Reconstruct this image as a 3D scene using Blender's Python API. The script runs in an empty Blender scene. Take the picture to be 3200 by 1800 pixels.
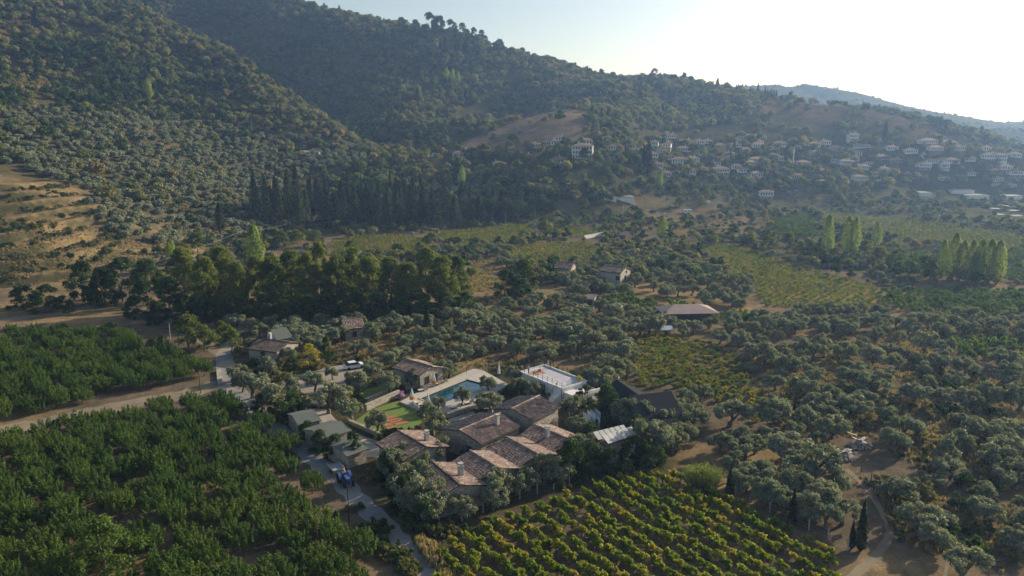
import bpy, bmesh, math, random
import numpy as np
from mathutils import Vector, Matrix

# ---------------------------------------------------------------- camera, world, sun, exposure
scene = bpy.context.scene
F = 2285.0; H = 46.0; P = math.atan(470 / F)          # focal length in 3200-px units, camera height, pitch down
cp, sp = math.cos(P), math.sin(P)
cam_d = bpy.data.cameras.new('camera'); cam = bpy.data.objects.new('camera', cam_d)
scene.collection.objects.link(cam); scene.camera = cam
cam.location = (0, 0, H); cam.rotation_euler = (math.pi / 2 - P, 0, 0)
cam_d.sensor_width = 36; cam_d.lens = 36 * F / 3200; cam_d.clip_start = 0.5; cam_d.clip_end = 20000
SUN_AZ, SUN_EL = math.radians(54), math.radians(21)    # azimuth measured from +Y towards +X
world = bpy.data.worlds.new('World'); scene.world = world; world.use_nodes = True
nt = world.node_tree; bg = nt.nodes['Background']
sky = nt.nodes.new('ShaderNodeTexSky'); sky.sky_type = 'NISHITA'; sky.sun_disc = False
sky.sun_elevation = SUN_EL; sky.sun_rotation = SUN_AZ; sky.altitude = 200
sky.air_density = 1.0; sky.dust_density = 2.0; sky.ozone_density = 1.0
nt.links.new(sky.outputs[0], bg.inputs[0]); bg.inputs[1].default_value = 0.10
sun_d = bpy.data.lights.new('sun', 'SUN'); sun_d.energy = 5.0; sun_d.angle = math.radians(0.6); sun_d.color = (1.0, 0.91, 0.78)
sun = bpy.data.objects.new('sun', sun_d); scene.collection.objects.link(sun)
sv = Vector((math.sin(SUN_AZ) * math.cos(SUN_EL), math.cos(SUN_AZ) * math.cos(SUN_EL), math.sin(SUN_EL)))
sun.rotation_euler = sv.to_track_quat('Z', 'Y').to_euler(); sun.location = (300, 300, 300)
vs = scene.view_settings; vs.view_transform = 'Standard'; vs.look = 'None'; vs.exposure = 0.5; vs.gamma = 1.0; vs.use_curve_mapping = False
cy = scene.cycles
cy.max_bounces = 3; cy.diffuse_bounces = 2; cy.glossy_bounces = 2; cy.transmission_bounces = 2; cy.transparent_max_bounces = 4; cy.volume_bounces = 0
cy.use_denoising = True; cy.denoiser = 'OPENIMAGEDENOISE'; cy.denoising_input_passes = 'RGB_ALBEDO_NORMAL'
cy.use_adaptive_sampling = True; cy.adaptive_threshold = 0.02; cy.caustics_reflective = False; cy.caustics_refractive = False
cy.sample_clamp_indirect = 4
HAZE_DENSITY = 0.00025

C = scene.collection
rng = np.random.default_rng(7)
random.seed(7)

# ---------------------------------------------------------------- terrain height
def ray(px, py): return np.array([px - 1600.0, F * cp + (900 - py) * sp, -F * sp + (900 - py) * cp])
def at(px, py, Y):
    d = ray(px, py); d = d * (Y / d[1]); return (d[0], Y, H + d[2])
CP = []
for t in """0 900 215;0 800 232;0 700 255;0 600 285;0 500 330;0 350 410;0 200 500;0 0 620;0 -200 720
300 900 222;300 750 270;300 650 300;300 500 365;300 350 450;300 200 540;300 50 630
-400 700 250;-400 400 340;-400 100 470;-400 -200 620
600 740 320;600 600 375;600 500 430;600 400 490;600 250 570;590 112 640;430 20 670
900 650 400;900 550 460;900 450 520;880 305 590;760 185 620
1031 385 560;1118 455 520;1160 510 480
400 -120 900;800 -30 880;960 22 880;1120 66 860;1240 108 840;1450 135 830;1600 178 830;1720 210 830;1900 246 830;2000 256 840;2150 268 850;2300 292 820
1000 150 800;1000 300 730;1000 400 660;1120 470 575
1250 200 775;1250 300 700;1250 400 620;1250 480 540;1250 560 470;1250 640 420
1500 250 765;1500 330 715;1500 400 650
1780 337 610;1650 367 600;1500 432 560;1430 472 530
1700 420 535;1700 480 490;1700 560 445;1700 640 411
1830 505 470;1900 440 525;1900 350 640;1900 300 720;1550 520 490;1550 600 440
2100 470 570;2100 540 510;2100 620 465;2100 400 650;2100 330 740
2400 620 500;2400 560 530;2400 500 570;2400 430 630;2400 370 690;2400 306 790
2700 560 560;2700 480 610;2700 400 670;2700 348 720
2900 600 550;2900 500 600;2900 420 660;2900 398 690
3020 443 660;3100 485 620;3100 560 580;3200 520 600;3200 600 560;3500 560 600""".replace('\n', ';').split(';'):
    a, b, c = map(float, t.split()); CP.append(at(a, b, c))
CP += [(-310, 725, 115), (-200, 665, 62), (15, 690, 56), (-330, 800, 125), (-140, 620, 48)]
for x in (-900, -500, -100, 300, 700): CP.append((x, 1400, 60 if x > 0 else 120))
CP += [(-600, 1000, 160), (-250, 1000, 150), (50, 960, 110), (250, 950, 60), (450, 900, 35), (700, 850, 20), (-900, 700, 200), (-900, 400, 150),
       (-600, 250, 70), (-500, 120, 25), (-350, 150, 5), (800, 600, 10), (800, 300, 0), (800, 100, 0)]
for Y in (0, 60, 120, 180):
    for x in (-220, -120, -40, 40, 120, 220, 400): CP.append((x, Y, 0))
for Y in (240, 300, 350):
    for x in (-20, 60, 140, 240, 360, 500): CP.append((x, Y, 0))
CP += [(-100, 200, 0), (-110, 260, 0), (-90, 300, 0), (-60, 330, 0), (-30, 380, 2), (20, 395, 2), (90, 430, 1), (150, 440, 0), (250, 470, 0), (350, 480, 0), (450, 500, 3)]
CP = np.array(CP); SC = 200.0
def tps_fit(p, lam=0.002):
    q = p[:, :2] / SC; n = len(q)
    r2 = ((q[:, None] - q[None]) ** 2).sum(-1); K = 0.5 * r2 * np.log(r2 + 1e-12) + lam * np.eye(n)
    Pm = np.c_[np.ones(n), q]; A = np.zeros((n + 3, n + 3)); A[:n, :n] = K; A[:n, n:] = Pm; A[n:, :n] = Pm.T
    return np.linalg.solve(A, np.r_[p[:, 2], 0, 0, 0])
TW = tps_fit(CP)
def smooth(a, b, x):
    t = np.clip((x - a) / (b - a), 0, 1); return t * t * (3 - 2 * t)
# value noise on a lattice
NL = np.random.default_rng(3).random((256, 256))
def vnoise(x, y):
    xi = np.floor(x).astype(int); yi = np.floor(y).astype(int); fx = x - xi; fy = y - yi
    fx = fx * fx * (3 - 2 * fx); fy = fy * fy * (3 - 2 * fy)
    a = NL[xi % 256, yi % 256]; b = NL[(xi + 1) % 256, yi % 256]; c = NL[xi % 256, (yi + 1) % 256]; d = NL[(xi + 1) % 256, (yi + 1) % 256]
    return (a * (1 - fx) + b * fx) * (1 - fy) + (c * (1 - fx) + d * fx) * fy - 0.5
def hz(X, Y):
    X = np.asarray(X, float); Y = np.asarray(Y, float); sh = X.shape; q = np.c_[X.ravel(), Y.ravel()] / SC
    out = np.empty(len(q)); Cn = CP[:, :2] / SC
    for i in range(0, len(q), 20000):
        s = q[i:i + 20000]; r2 = ((s[:, None] - Cn[None]) ** 2).sum(-1)
        out[i:i + 20000] = (0.5 * r2 * np.log(r2 + 1e-12)) @ TW[:len(Cn)] + TW[len(Cn)] + s @ TW[len(Cn) + 1:]
    z = np.maximum(out.reshape(sh), 0)
    b = np.interp(X, [-260, -150, -110, -60, -20, 40, 150, 300, 500], [150, 200, 262, 330, 385, 400, 430, 460, 480])
    m = smooth(-10, 45, Y - b)
    z = z * m
    # terraces on the left slope
    tm = smooth(205, 220, Y) * smooth(330, 290, Y) * smooth(0.5, 3, z) * smooth(-0.53, -0.59, X / np.maximum(Y, 1))
    s = 3.4; fr = z / s + 0.35 * vnoise(X / 40, Y / 40); k = np.floor(fr); f = fr - k
    zt = (k + smooth(0.66, 0.98, f) - 0.35 * vnoise(X / 40, Y / 40)) * s
    z = z * (1 - tm) + np.maximum(zt, 0) * tm
    z = z + m * smooth(20, 120, Y - b) * (7 * vnoise(X / 55, Y / 55) + 3.0 * vnoise(X / 21 + 9, Y / 21))
    return z
def ground(px, py):
    """first point of the terrain met by the ray through the photo's pixel"""
    d = ray(px, py)
    if d[2] < 0:
        t = -H / d[2]; x, y = d[0] * t, d[1] * t
        if y < 140 or (y < 330 and x > -40): return Vector((x, y, 0.0))
    Y = np.arange(100, 1300, 1.5); t = Y / d[1]
    dz = H + d[2] * t - hz(d[0] * t, Y); i = np.where(dz <= 0)[0]
    if len(i) == 0: return ground(px, py + 5) if py < 460 else None
    i = i[0]
    if i > 0:
        w = dz[i - 1] / (dz[i - 1] - dz[i]); y = Y[i - 1] + 1.5 * w
    else: y = Y[0]
    x = d[0] * y / d[1]; return Vector((x, y, float(hz(np.array([x]), np.array([y]))[0])))
def level(px, py, z=0.0):
    d = ray(px, py); t = (z - H) / d[2]; return Vector((d[0] * t, d[1] * t, z))
def mpp(v): return (v.y * cp + (H - v.z) * sp) / F       # metres per photo pixel there
def Kp(x, y): return (x * 3200 / 2576, y * 3200 / 2576)  # from the 2576-px overview
def project(x, y, z):
    dx, dy, dz = x, y, z - H
    dep = dy * cp - dz * sp; up = dy * sp + dz * cp
    return 1600 + F * dx / dep, 900 - F * up / dep
def inpx(s, X, Y, Z):
    """which of these points lie in a stretch of country outlined on the overview"""
    dep = Y * cp + (H - Z) * sp; dep = np.maximum(dep, 1); qx = (1600 + F * X / dep) * 2576 / 3200; qy = (900 - F * (Y * sp + (Z - H) * cp) / dep) * 2576 / 3200
    return inside([tuple(map(float, t.split())) for t in s.split(',')], qx, qy) & (Y > 5)
def hzs(x, y): return float(hz(np.array([x]), np.array([y]))[0])

# ---------------------------------------------------------------- materials
MATS = {}
def newmat(name):
    m = bpy.data.materials.new(name); m.use_nodes = True; n = m.node_tree.nodes; MATS[name] = m
    return m, n, m.node_tree.links, n['Principled BSDF']
def surf(name, c1, c2=None, scale=1.0, rough=0.85, bump=0.0, detail=4, coord='Object', metal=0.0, spec=0.3, stretch=None, dist=0.05, c3=None, scale3=0.2):
    m, n, l, b = newmat(name); b.inputs['Roughness'].default_value = rough; b.inputs['Metallic'].default_value = metal
    b.inputs['Specular IOR Level'].default_value = spec
    if c2 is None:
        c2 = tuple(v * 0.75 for v in c1)
    if coord == 'World': co = n.new('ShaderNodeNewGeometry').outputs['Position']
    else: co = n.new('ShaderNodeTexCoord').outputs['Object']
    if stretch:
        mp = n.new('ShaderNodeMapping'); mp.inputs['Scale'].default_value = stretch; l.new(co, mp.inputs[0]); co = mp.outputs[0]
    t = n.new('ShaderNodeTexNoise'); t.inputs['Scale'].default_value = scale; t.inputs['Detail'].default_value = detail; t.inputs['Roughness'].default_value = 0.65
    l.new(co, t.inputs['Vector'])
    r = n.new('ShaderNodeValToRGB'); r.color_ramp.elements[0].position = 0.35; r.color_ramp.elements[1].position = 0.65
    r.color_ramp.elements[0].color = (*c1, 1); r.color_ramp.elements[1].color = (*c2, 1); l.new(t.outputs['Fac'], r.inputs[0]); col = r.outputs[0]
    if c3:
        t3 = n.new('ShaderNodeTexNoise'); t3.inputs['Scale'].default_value = scale3; t3.inputs['Detail'].default_value = 3; l.new(co, t3.inputs['Vector'])
        r3 = n.new('ShaderNodeValToRGB'); r3.color_ramp.elements[0].position = 0.48; r3.color_ramp.elements[1].position = 0.62; l.new(t3.outputs['Fac'], r3.inputs[0])
        mx = n.new('ShaderNodeMixRGB'); l.new(r3.outputs[0], mx.inputs[0]); l.new(col, mx.inputs[1]); mx.inputs[2].default_value = (*c3, 1); col = mx.outputs[0]
    l.new(col, b.inputs['Base Color'])
    if bump:
        bp = n.new('ShaderNodeBump'); bp.inputs['Strength'].default_value = bump; bp.inputs['Distance'].default_value = dist
        l.new(t.outputs['Fac'], bp.inputs['Height']); l.new(bp.outputs[0], b.inputs['Normal'])
    return m
def leafmat(name, ca, cb, transl=0.35, cc=None, rough=0.6):
    """foliage: a mix of two colours by plant, a value jitter by leaf, light coming through the leaf"""
    m, n, l, b = newmat(name); out = n['Material Output']
    oi = n.new('ShaderNodeObjectInfo'); r = n.new('ShaderNodeValToRGB'); e = r.color_ramp.elements
    e[0].position = 0.1; e[0].color = (*ca, 1); e[1].position = 0.9; e[1].color = (*cb, 1)
    if cc:
        e[1].position = 0.8; k = e.new(0.97); k.color = (*cc, 1)
    l.new(oi.outputs['Random'], r.inputs[0])
    g = n.new('ShaderNodeNewGeometry'); mr = n.new('ShaderNodeMapRange'); mr.inputs['To Min'].default_value = 0.6; mr.inputs['To Max'].default_value = 1.45
    l.new(g.outputs['Random Per Island'], mr.inputs['Value'])
    mx = n.new('ShaderNodeMixRGB'); mx.blend_type = 'MULTIPLY'; mx.inputs[0].default_value = 1
    l.new(r.outputs[0], mx.inputs[1]); l.new(mr.outputs[0], mx.inputs[2])
    b.inputs['Roughness'].default_value = rough; b.inputs['Specular IOR Level'].default_value = 0.1; l.new(mx.outputs[0], b.inputs['Base Color'])
    tr = n.new('ShaderNodeBsdfTranslucent'); hs = n.new('ShaderNodeMixRGB'); hs.blend_type = 'MULTIPLY'; hs.inputs[0].default_value = 1
    hs.inputs[2].default_value = (1.25, 1.3, 0.6, 1); l.new(mx.outputs[0], hs.inputs[1]); l.new(hs.outputs[0], tr.inputs[0])
    ms = n.new('ShaderNodeMixShader'); ms.inputs[0].default_value = transl; l.new(b.outputs[0], ms.inputs[1]); l.new(tr.outputs[0], ms.inputs[2])
    l.new(ms.outputs[0], out.inputs[0]); return m
def stonemat(name, c1, c2, mortar, scale=2.2, bump=0.5):
    m, n, l, b = newmat(name); b.inputs['Roughness'].default_value = 0.9; b.inputs['Specular IOR Level'].default_value = 0.2
    co = n.new('ShaderNodeTexCoord').outputs['Object']
    mp = n.new('ShaderNodeMapping'); mp.inputs['Scale'].default_value = (1, 1, 1.7); l.new(co, mp.inputs[0])
    v = n.new('ShaderNodeTexVoronoi'); v.inputs['Scale'].default_value = scale; l.new(mp.outputs[0], v.inputs['Vector'])
    e = n.new('ShaderNodeTexVoronoi'); e.feature = 'DISTANCE_TO_EDGE'; e.inputs['Scale'].default_value = scale; l.new(mp.outputs[0], e.inputs['Vector'])
    r = n.new('ShaderNodeValToRGB'); r.color_ramp.elements[0].color = (*c1, 1); r.color_ramp.elements[1].color = (*c2, 1)
    sx = n.new('ShaderNodeSeparateColor'); l.new(v.outputs['Color'], sx.inputs[0]); l.new(sx.outputs[0], r.inputs[0])
    k = n.new('ShaderNodeValToRGB'); k.color_ramp.elements[0].position = 0.02; k.color_ramp.elements[1].position = 0.09; l.new(e.outputs['Distance'], k.inputs[0])
    mx = n.new('ShaderNodeMixRGB'); mx.inputs[1].default_value = (*mortar, 1); l.new(k.outputs[0], mx.inputs[0]); l.new(r.outputs[0], mx.inputs[2])
    l.new(mx.outputs[0], b.inputs['Base Color'])
    bp = n.new('ShaderNodeBump'); bp.inputs['Strength'].default_value = bump; bp.inputs['Distance'].default_value = 0.04; l.new(k.outputs[0], bp.inputs['Height']); l.new(bp.outputs[0], b.inputs['Normal'])
    return m
def tilemat(name, ca, cb, cc):
    """old clay tiles: each tile its own tone (by mesh island)"""
    m, n, l, b = newmat(name); b.inputs['Roughness'].default_value = 0.85; b.inputs['Specular IOR Level'].default_value = 0.2
    g = n.new('ShaderNodeNewGeometry'); r = n.new('ShaderNodeValToRGB'); e = r.color_ramp.elements
    e[0].color = (*ca, 1); e[1].color = (*cb, 1); e[1].position = 0.75; k = e.new(0.95); k.color = (*cc, 1)
    l.new(g.outputs['Random Per Island'], r.inputs[0])
    t = n.new('ShaderNodeTexNoise'); t.inputs['Scale'].default_value = 0.9; t.inputs['Detail'].default_value = 5; l.new(g.outputs['Position'], t.inputs['Vector'])
    mr = n.new('ShaderNodeMapRange'); mr.inputs['From Min'].default_value = 0.3; mr.inputs['From Max'].default_value = 0.7; mr.inputs['To Min'].default_value = 0.65; mr.inputs['To Max'].default_value = 1.25; l.new(t.outputs['Fac'], mr.inputs['Value'])
    mx = n.new('ShaderNodeMixRGB'); mx.blend_type = 'MULTIPLY'; mx.inputs[0].default_value = 1; l.new(r.outputs[0], mx.inputs[1]); l.new(mr.outputs[0], mx.inputs[2])
    l.new(mx.outputs[0], b.inputs['Base Color']); return m

M_ol = leafmat('olive_leaves', (0.195, 0.22, 0.15), (0.255, 0.27, 0.195), 0.28)
M_pe = leafmat('peach_leaves', (0.068, 0.125, 0.028), (0.105, 0.16, 0.035), 0.38)
M_vi = leafmat('vine_leaves', (0.13, 0.19, 0.03), (0.25, 0.26, 0.04), 0.45, cc=(0.32, 0.26, 0.05))
M_pl = leafmat('plane_leaves', (0.10, 0.14, 0.036), (0.185, 0.205, 0.05), 0.42)
M_br = leafmat('broad_leaves', (0.073, 0.116, 0.034), (0.152, 0.177, 0.049), 0.38, cc=(0.232, 0.195, 0.061))
M_dk = leafmat('dark_leaves', (0.043, 0.079, 0.024), (0.061, 0.104, 0.034), 0.3)
M_cy = leafmat('cypress_leaves', (0.022, 0.039, 0.017), (0.034, 0.055, 0.022), 0.12)
M_pi = leafmat('pine_needles', (0.042, 0.066, 0.028), (0.065, 0.09, 0.034), 0.18)
M_po = leafmat('poplar_leaves', (0.21, 0.28, 0.085), (0.27, 0.32, 0.10), 0.58)
M_ye = leafmat('yellow_leaves', (0.342, 0.329, 0.037), (0.415, 0.342, 0.049), 0.45)
M_re = leafmat('reed_leaves', (0.207, 0.268, 0.061), (0.268, 0.293, 0.085), 0.4)
M_dry = leafmat('dry_grass', (0.33, 0.255, 0.14), (0.40, 0.32, 0.19), 0.3)
M_weed = leafmat('weeds', (0.15, 0.15, 0.07), (0.24, 0.21, 0.11), 0.3)
M_fo = leafmat('forest_leaves', (0.125, 0.155, 0.06), (0.21, 0.21, 0.085), 0.42, cc=(0.26, 0.20, 0.11))
M_bark = surf('bark', (0.10, 0.08, 0.06), (0.19, 0.16, 0.13), 6, bump=0.6, stretch=(1, 1, 0.3))
M_stem = surf('reed_stems', (0.22, 0.16, 0.08), (0.30, 0.22, 0.11), 5)
M_stone = stonemat('field_stone', (0.26, 0.22, 0.17), (0.46, 0.41, 0.33), (0.30, 0.27, 0.23))
M_plaster = surf('white_plaster', (0.74, 0.73, 0.70), (0.66, 0.65, 0.62), 0.7, 0.9, 0.1, detail=6)
M_vwhite = surf('village_whitewash', (0.82, 0.82, 0.80), (0.70, 0.69, 0.66), 0.5, 0.9, detail=5)
M_vstone = stonemat('village_stone', (0.22, 0.19, 0.16), (0.36, 0.32, 0.27), (0.28, 0.25, 0.22), 1.3, 0.3)
M_tile = tilemat('clay_tiles', (0.20, 0.14, 0.115), (0.315, 0.225, 0.18), (0.41, 0.325, 0.265))
M_vtile = surf('village_tiles', (0.26, 0.15, 0.10), (0.36, 0.23, 0.16), 0.9, 0.9, detail=6)
M_vslate = surf('grey_roofing', (0.17, 0.16, 0.16), (0.25, 0.24, 0.23), 0.8, 0.8, detail=5)
M_pink = surf('pinkish_roofing', (0.34, 0.25, 0.22), (0.29, 0.21, 0.185), 0.4, 0.85, detail=6)
M_wood = surf('dark_wood', (0.06, 0.04, 0.028), (0.11, 0.075, 0.05), 3, 0.8, stretch=(1, 1, 0.2))
M_pale = surf('pale_wood', (0.42, 0.34, 0.24), (0.52, 0.43, 0.31), 4, 0.8)
M_green = surf('green_shingle_felt', (0.095, 0.11, 0.095), (0.125, 0.14, 0.12), 14, 0.95, 0.3, detail=6)
M_dark = surf('charcoal_shingle', (0.03, 0.033, 0.038), (0.045, 0.048, 0.054), 9, 1.0, 0.3, detail=6, spec=0.02)
M_glass = surf('dark_window', (0.03, 0.035, 0.045), (0.05, 0.055, 0.065), 1, 0.25, spec=0.5)
M_metal = surf('black_iron', (0.03, 0.03, 0.032), (0.05, 0.05, 0.05), 6, 0.5, metal=0.6)
M_conc = surf('concrete', (0.42, 0.41, 0.38), (0.34, 0.33, 0.31), 2, 0.9, 0.2)
M_pave = surf('stone_paving', (0.40, 0.35, 0.28), (0.31, 0.28, 0.235), 1.1, 0.85, 0.2, detail=8, spec=0.05)
M_deck = surf('deck_stone', (0.46, 0.42, 0.35), (0.38, 0.35, 0.30), 0.7, 0.8, 0.1, detail=8)
M_grav = surf('gravel', (0.34, 0.29, 0.235), (0.25, 0.22, 0.185), 1.3, 0.95, 0.4, detail=10, spec=0.05)
M_road = surf('worn_road', (0.27, 0.265, 0.255), (0.20, 0.195, 0.185), 0.5, 0.95, 0.3, detail=10, coord='World', c3=(0.30, 0.26, 0.20), scale3=0.12, spec=0.05)
M_dirt = surf('dirt_track', (0.26, 0.21, 0.15), (0.18, 0.145, 0.105), 0.4, 0.95, 0.4, detail=10, coord='World', c3=(0.27, 0.215, 0.13), scale3=0.15, spec=0.05)
M_lawn = surf('lawn_grass', (0.09, 0.17, 0.022), (0.14, 0.20, 0.03), 3.5, 0.9, 0.8, detail=10, coord='World', c3=(0.15, 0.155, 0.045), scale3=0.55)
M_water = surf('pool_water', (0.006, 0.045, 0.07), (0.01, 0.06, 0.09), 2.5, 0.08, 0.15, spec=0.6)
M_white = surf('white_fabric', (0.78, 0.78, 0.78), (0.70, 0.70, 0.70), 1.5, 0.9)
M_cream = surf('cream_cushion', (0.62, 0.56, 0.44), (0.54, 0.48, 0.37), 3, 0.9)
M_oran = surf('orange_fabric', (0.75, 0.30, 0.05), (0.60, 0.22, 0.04), 4, 0.9)
M_mat = surf('terracotta_mat', (0.42, 0.155, 0.085), (0.34, 0.12, 0.065), 2, 0.9)
M_yell = surf('yellow_mat', (0.62, 0.40, 0.12), (0.55, 0.33, 0.1), 2, 0.9)
M_rmat = surf('red_mat', (0.55, 0.16, 0.10), (0.48, 0.13, 0.08), 2, 0.9)
M_purp = surf('purple_fabric', (0.22, 0.10, 0.22), (0.16, 0.07, 0.17), 2, 0.9)
M_teal = surf('green_plastic', (0.03, 0.12, 0.07), (0.04, 0.15, 0.09), 2, 0.5)
M_blue = surf('tractor_blue', (0.045, 0.09, 0.26), (0.06, 0.11, 0.30), 3, 0.4, spec=0.5)
M_rub = surf('rubber', (0.018, 0.018, 0.018), (0.035, 0.033, 0.03), 5, 0.9)
M_grey = surf('grey_paint', (0.45, 0.46, 0.47), (0.38, 0.39, 0.40), 2, 0.45, spec=0.5)
M_cwhite = surf('white_car_paint', (0.75, 0.75, 0.76), (0.70, 0.70, 0.71), 1, 0.3, spec=0.5)
M_cgrey = surf('silver_car_paint', (0.32, 0.33, 0.35), (0.28, 0.29, 0.31), 1, 0.3, spec=0.5)
M_cdark = surf('dark_car_paint', (0.045, 0.05, 0.06), (0.06, 0.065, 0.07), 1, 0.3, spec=0.5)
M_skin = surf('skin', (0.45, 0.28, 0.20), (0.40, 0.25, 0.17), 3, 0.6)
M_shirt = surf('pale_shirt', (0.55, 0.55, 0.56), (0.45, 0.45, 0.47), 4, 0.9)
M_navy = surf('dark_cloth', (0.03, 0.035, 0.06), (0.04, 0.045, 0.07), 4, 0.9)
M_panel = surf('solar_panel_back', (0.55, 0.54, 0.50), (0.46, 0.45, 0.42), 3, 0.5)
M_rubb = surf('rubble', (0.42, 0.33, 0.26), (0.26, 0.19, 0.15), 0.9, 0.95)
M_sheet = surf('corrugated_sheet', (0.33, 0.39, 0.44), (0.27, 0.32, 0.37), 2, 0.5, metal=0.3)

# ---------------------------------------------------------------- builders
class MB:
    def __init__(s): s.v = []; s.f = []
    def add(s, vs, fs):
        o = len(s.v); s.v += [tuple(map(float, p)) for p in vs]; s.f += [tuple(i + o for i in f) for f in fs]; return s
    def box(s, c, d, rz=0.0, rx=0.0, ry=0.0):
        R = Matrix.Rotation(rz, 3, 'Z') @ Matrix.Rotation(ry, 3, 'Y') @ Matrix.Rotation(rx, 3, 'X'); c = Vector(c); hx, hy, hz_ = d[0] / 2, d[1] / 2, d[2] / 2
        p = [c + R @ Vector((x, y, z)) for x, y, z in ((-hx, -hy, -hz_), (hx, -hy, -hz_), (hx, hy, -hz_), (-hx, hy, -hz_), (-hx, -hy, hz_), (hx, -hy, hz_), (hx, hy, hz_), (-hx, hy, hz_))]
        return s.add(p, [(3, 2, 1, 0), (4, 5, 6, 7), (0, 1, 5, 4), (1, 2, 6, 5), (2, 3, 7, 6), (3, 0, 4, 7)])
    def prism(s, poly, z0, z1):
        n = len(poly)
        return s.add([(p[0], p[1], z0) for p in poly] + [(p[0], p[1], z1) for p in poly],
                     [tuple(range(n - 1, -1, -1)), tuple(range(n, 2 * n))] + [(i, (i + 1) % n, n + (i + 1) % n, n + i) for i in range(n)])
    def tube(s, pts, r0, r1=None, n=6, cap=True):
        pts = [Vector(p) for p in pts]; r1 = r0 if r1 is None else r1; m = len(pts); vs = []; fs = []
        for i, p in enumerate(pts):
            t = (pts[min(i + 1, m - 1)] - pts[max(i - 1, 0)]); t.normalize()
            a = t.cross(Vector((0, 0, 1)) if abs(t.z) < 0.9 else Vector((1, 0, 0))); a.normalize(); b = t.cross(a)
            r = r0 + (r1 - r0) * i / max(m - 1, 1)
            vs += [p + (a * math.cos(2 * math.pi * k / n) + b * math.sin(2 * math.pi * k / n)) * r for k in range(n)]
        for i in range(m - 1):
            for k in range(n): fs.append((i * n + k, i * n + (k + 1) % n, (i + 1) * n + (k + 1) % n, (i + 1) * n + k))
        if cap: fs += [tuple(range(n - 1, -1, -1)), tuple(range((m - 1) * n, m * n))]
        return s.add(vs, fs)
    def lathe(s, prof, n=12, c=(0, 0, 0)):
        vs = []; fs = []; m = len(prof)
        for r, z in prof: vs += [(c[0] + r * math.cos(2 * math.pi * k / n), c[1] + r * math.sin(2 * math.pi * k / n), c[2] + z) for k in range(n)]
        for i in range(m - 1):
            for k in range(n): fs.append((i * n + k, i * n + (k + 1) % n, (i + 1) * n + (k + 1) % n, (i + 1) * n + k))
        fs += [tuple(range(n - 1, -1, -1)), tuple(range((m - 1) * n, m * n))]
        return s.add(vs, fs)
    def mesh(s, name, *mats):
        me = bpy.data.meshes.new(name); me.from_pydata(s.v, [], s.f); me.update()
        for m in mats: me.materials.append(m)
        return me
    def build(s, name, mat, parent=None, smooth_=False):
        me = s.mesh(name, mat)
        if smooth_: me.polygons.foreach_set('use_smooth', [True] * len(me.polygons))
        return place(name, me, parent)
def place(name, me, parent=None, loc=None, rz=0.0, scale=None):
    o = bpy.data.objects.new(name, me); C.objects.link(o)
    if parent is not None: o.parent = parent
    if loc is not None: o.location = loc
    if rz: o.rotation_euler = (0, 0, rz)
    if scale is not None: o.scale = scale if hasattr(scale, '__len__') else (scale,) * 3
    return o
def tag(o, label, cat, group=None):
    o['label'] = label; o['category'] = cat
    if group: o['group'] = group
    return o
def thing(name, label, cat, loc=(0, 0, 0), rz=0.0, group=None, scale=None):
    return tag(place(name, None, None, loc, rz, scale), label, cat, group)
def struct(name, mb, mat):
    o = mb.build(name, mat); o['kind'] = 'structure'; return o
def stuff(o, label=None):
    o['kind'] = 'stuff'
    if label: o['label'] = label
    return o
_O = ['first', 'second', 'third', 'fourth', 'fifth', 'sixth', 'seventh', 'eighth', 'ninth', 'tenth', 'eleventh', 'twelfth', 'thirteenth', 'fourteenth', 'fifteenth', 'sixteenth', 'seventeenth', 'eighteenth', 'nineteenth', 'twentieth']
_T = {2: 'twent', 3: 'thirt', 4: 'fort', 5: 'fift', 6: 'sixt', 7: 'sevent', 8: 'eight', 9: 'ninet'}
ORD = [_O[k] if k < 20 else (_T[(k + 1) // 10] + 'ieth' if (k + 1) % 10 == 0 else _T[(k + 1) // 10] + 'y-' + _O[(k + 1) % 10 - 1]) for k in range(99)]
def by_landmark(things, base, marks):
    """tell alike plants apart by the landmark each stands nearest to, and by how near"""
    pts = [ground(x, y) for x, y, _ in marks]; sets = {}
    for t in things:
        d = [(t.location - p).length for p in pts]; i = int(np.argmin(d)); sets.setdefault(i, []).append((d[i], t))
    for i, l in sets.items():
        for k, (_, t) in enumerate(sorted(l, key=lambda q: q[0])):
            t['label'] = '%s, %snearest to the %s' % (base, '' if k == 0 else ORD[k] + ' ', marks[i][2])

# ---------------------------------------------------------------- leaf meshes
def rdir(r, n):
    v = r.normal(size=(n, 3)); return v / np.linalg.norm(v, axis=1, keepdims=True)
def leaf_mesh(name, c, nrm, size, aspect, mat, up=None):
    """one quad for each leaf spray: centre, facing, length, width share; up pulls the long side towards that direction"""
    n = len(c); size = np.broadcast_to(size, (n,)); r = np.random.default_rng(n)
    nrm = nrm / np.linalg.norm(nrm, axis=1, keepdims=True)
    a = rdir(r, n) if up is None else rdir(r, n) * 0.5 + np.asarray(up)
    a = a - nrm * (a * nrm).sum(1, keepdims=True); a /= np.linalg.norm(a, axis=1, keepdims=True) + 1e-9
    b = np.cross(nrm, a); L = (a.T * size * 0.5).T; B = (b.T * size * 0.5 * aspect).T
    k = (nrm.T * size * 0.12).T
    v = np.stack([c - L - k, c + B, c + L - k, c - B], 1).reshape(-1, 3)
    me = bpy.data.meshes.new(name); me.vertices.add(4 * n); me.vertices.foreach_set('co', v.ravel())
    me.loops.add(4 * n); me.loops.foreach_set('vertex_index', np.arange(4 * n, dtype=np.int32))
    me.polygons.add(n); me.polygons.foreach_set('loop_start', np.arange(0, 4 * n, 4, dtype=np.int32)); me.polygons.foreach_set('loop_total', np.full(n, 4, np.int32))
    me.update(calc_edges=True); me.validate(); me.materials.append(mat); return me
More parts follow.
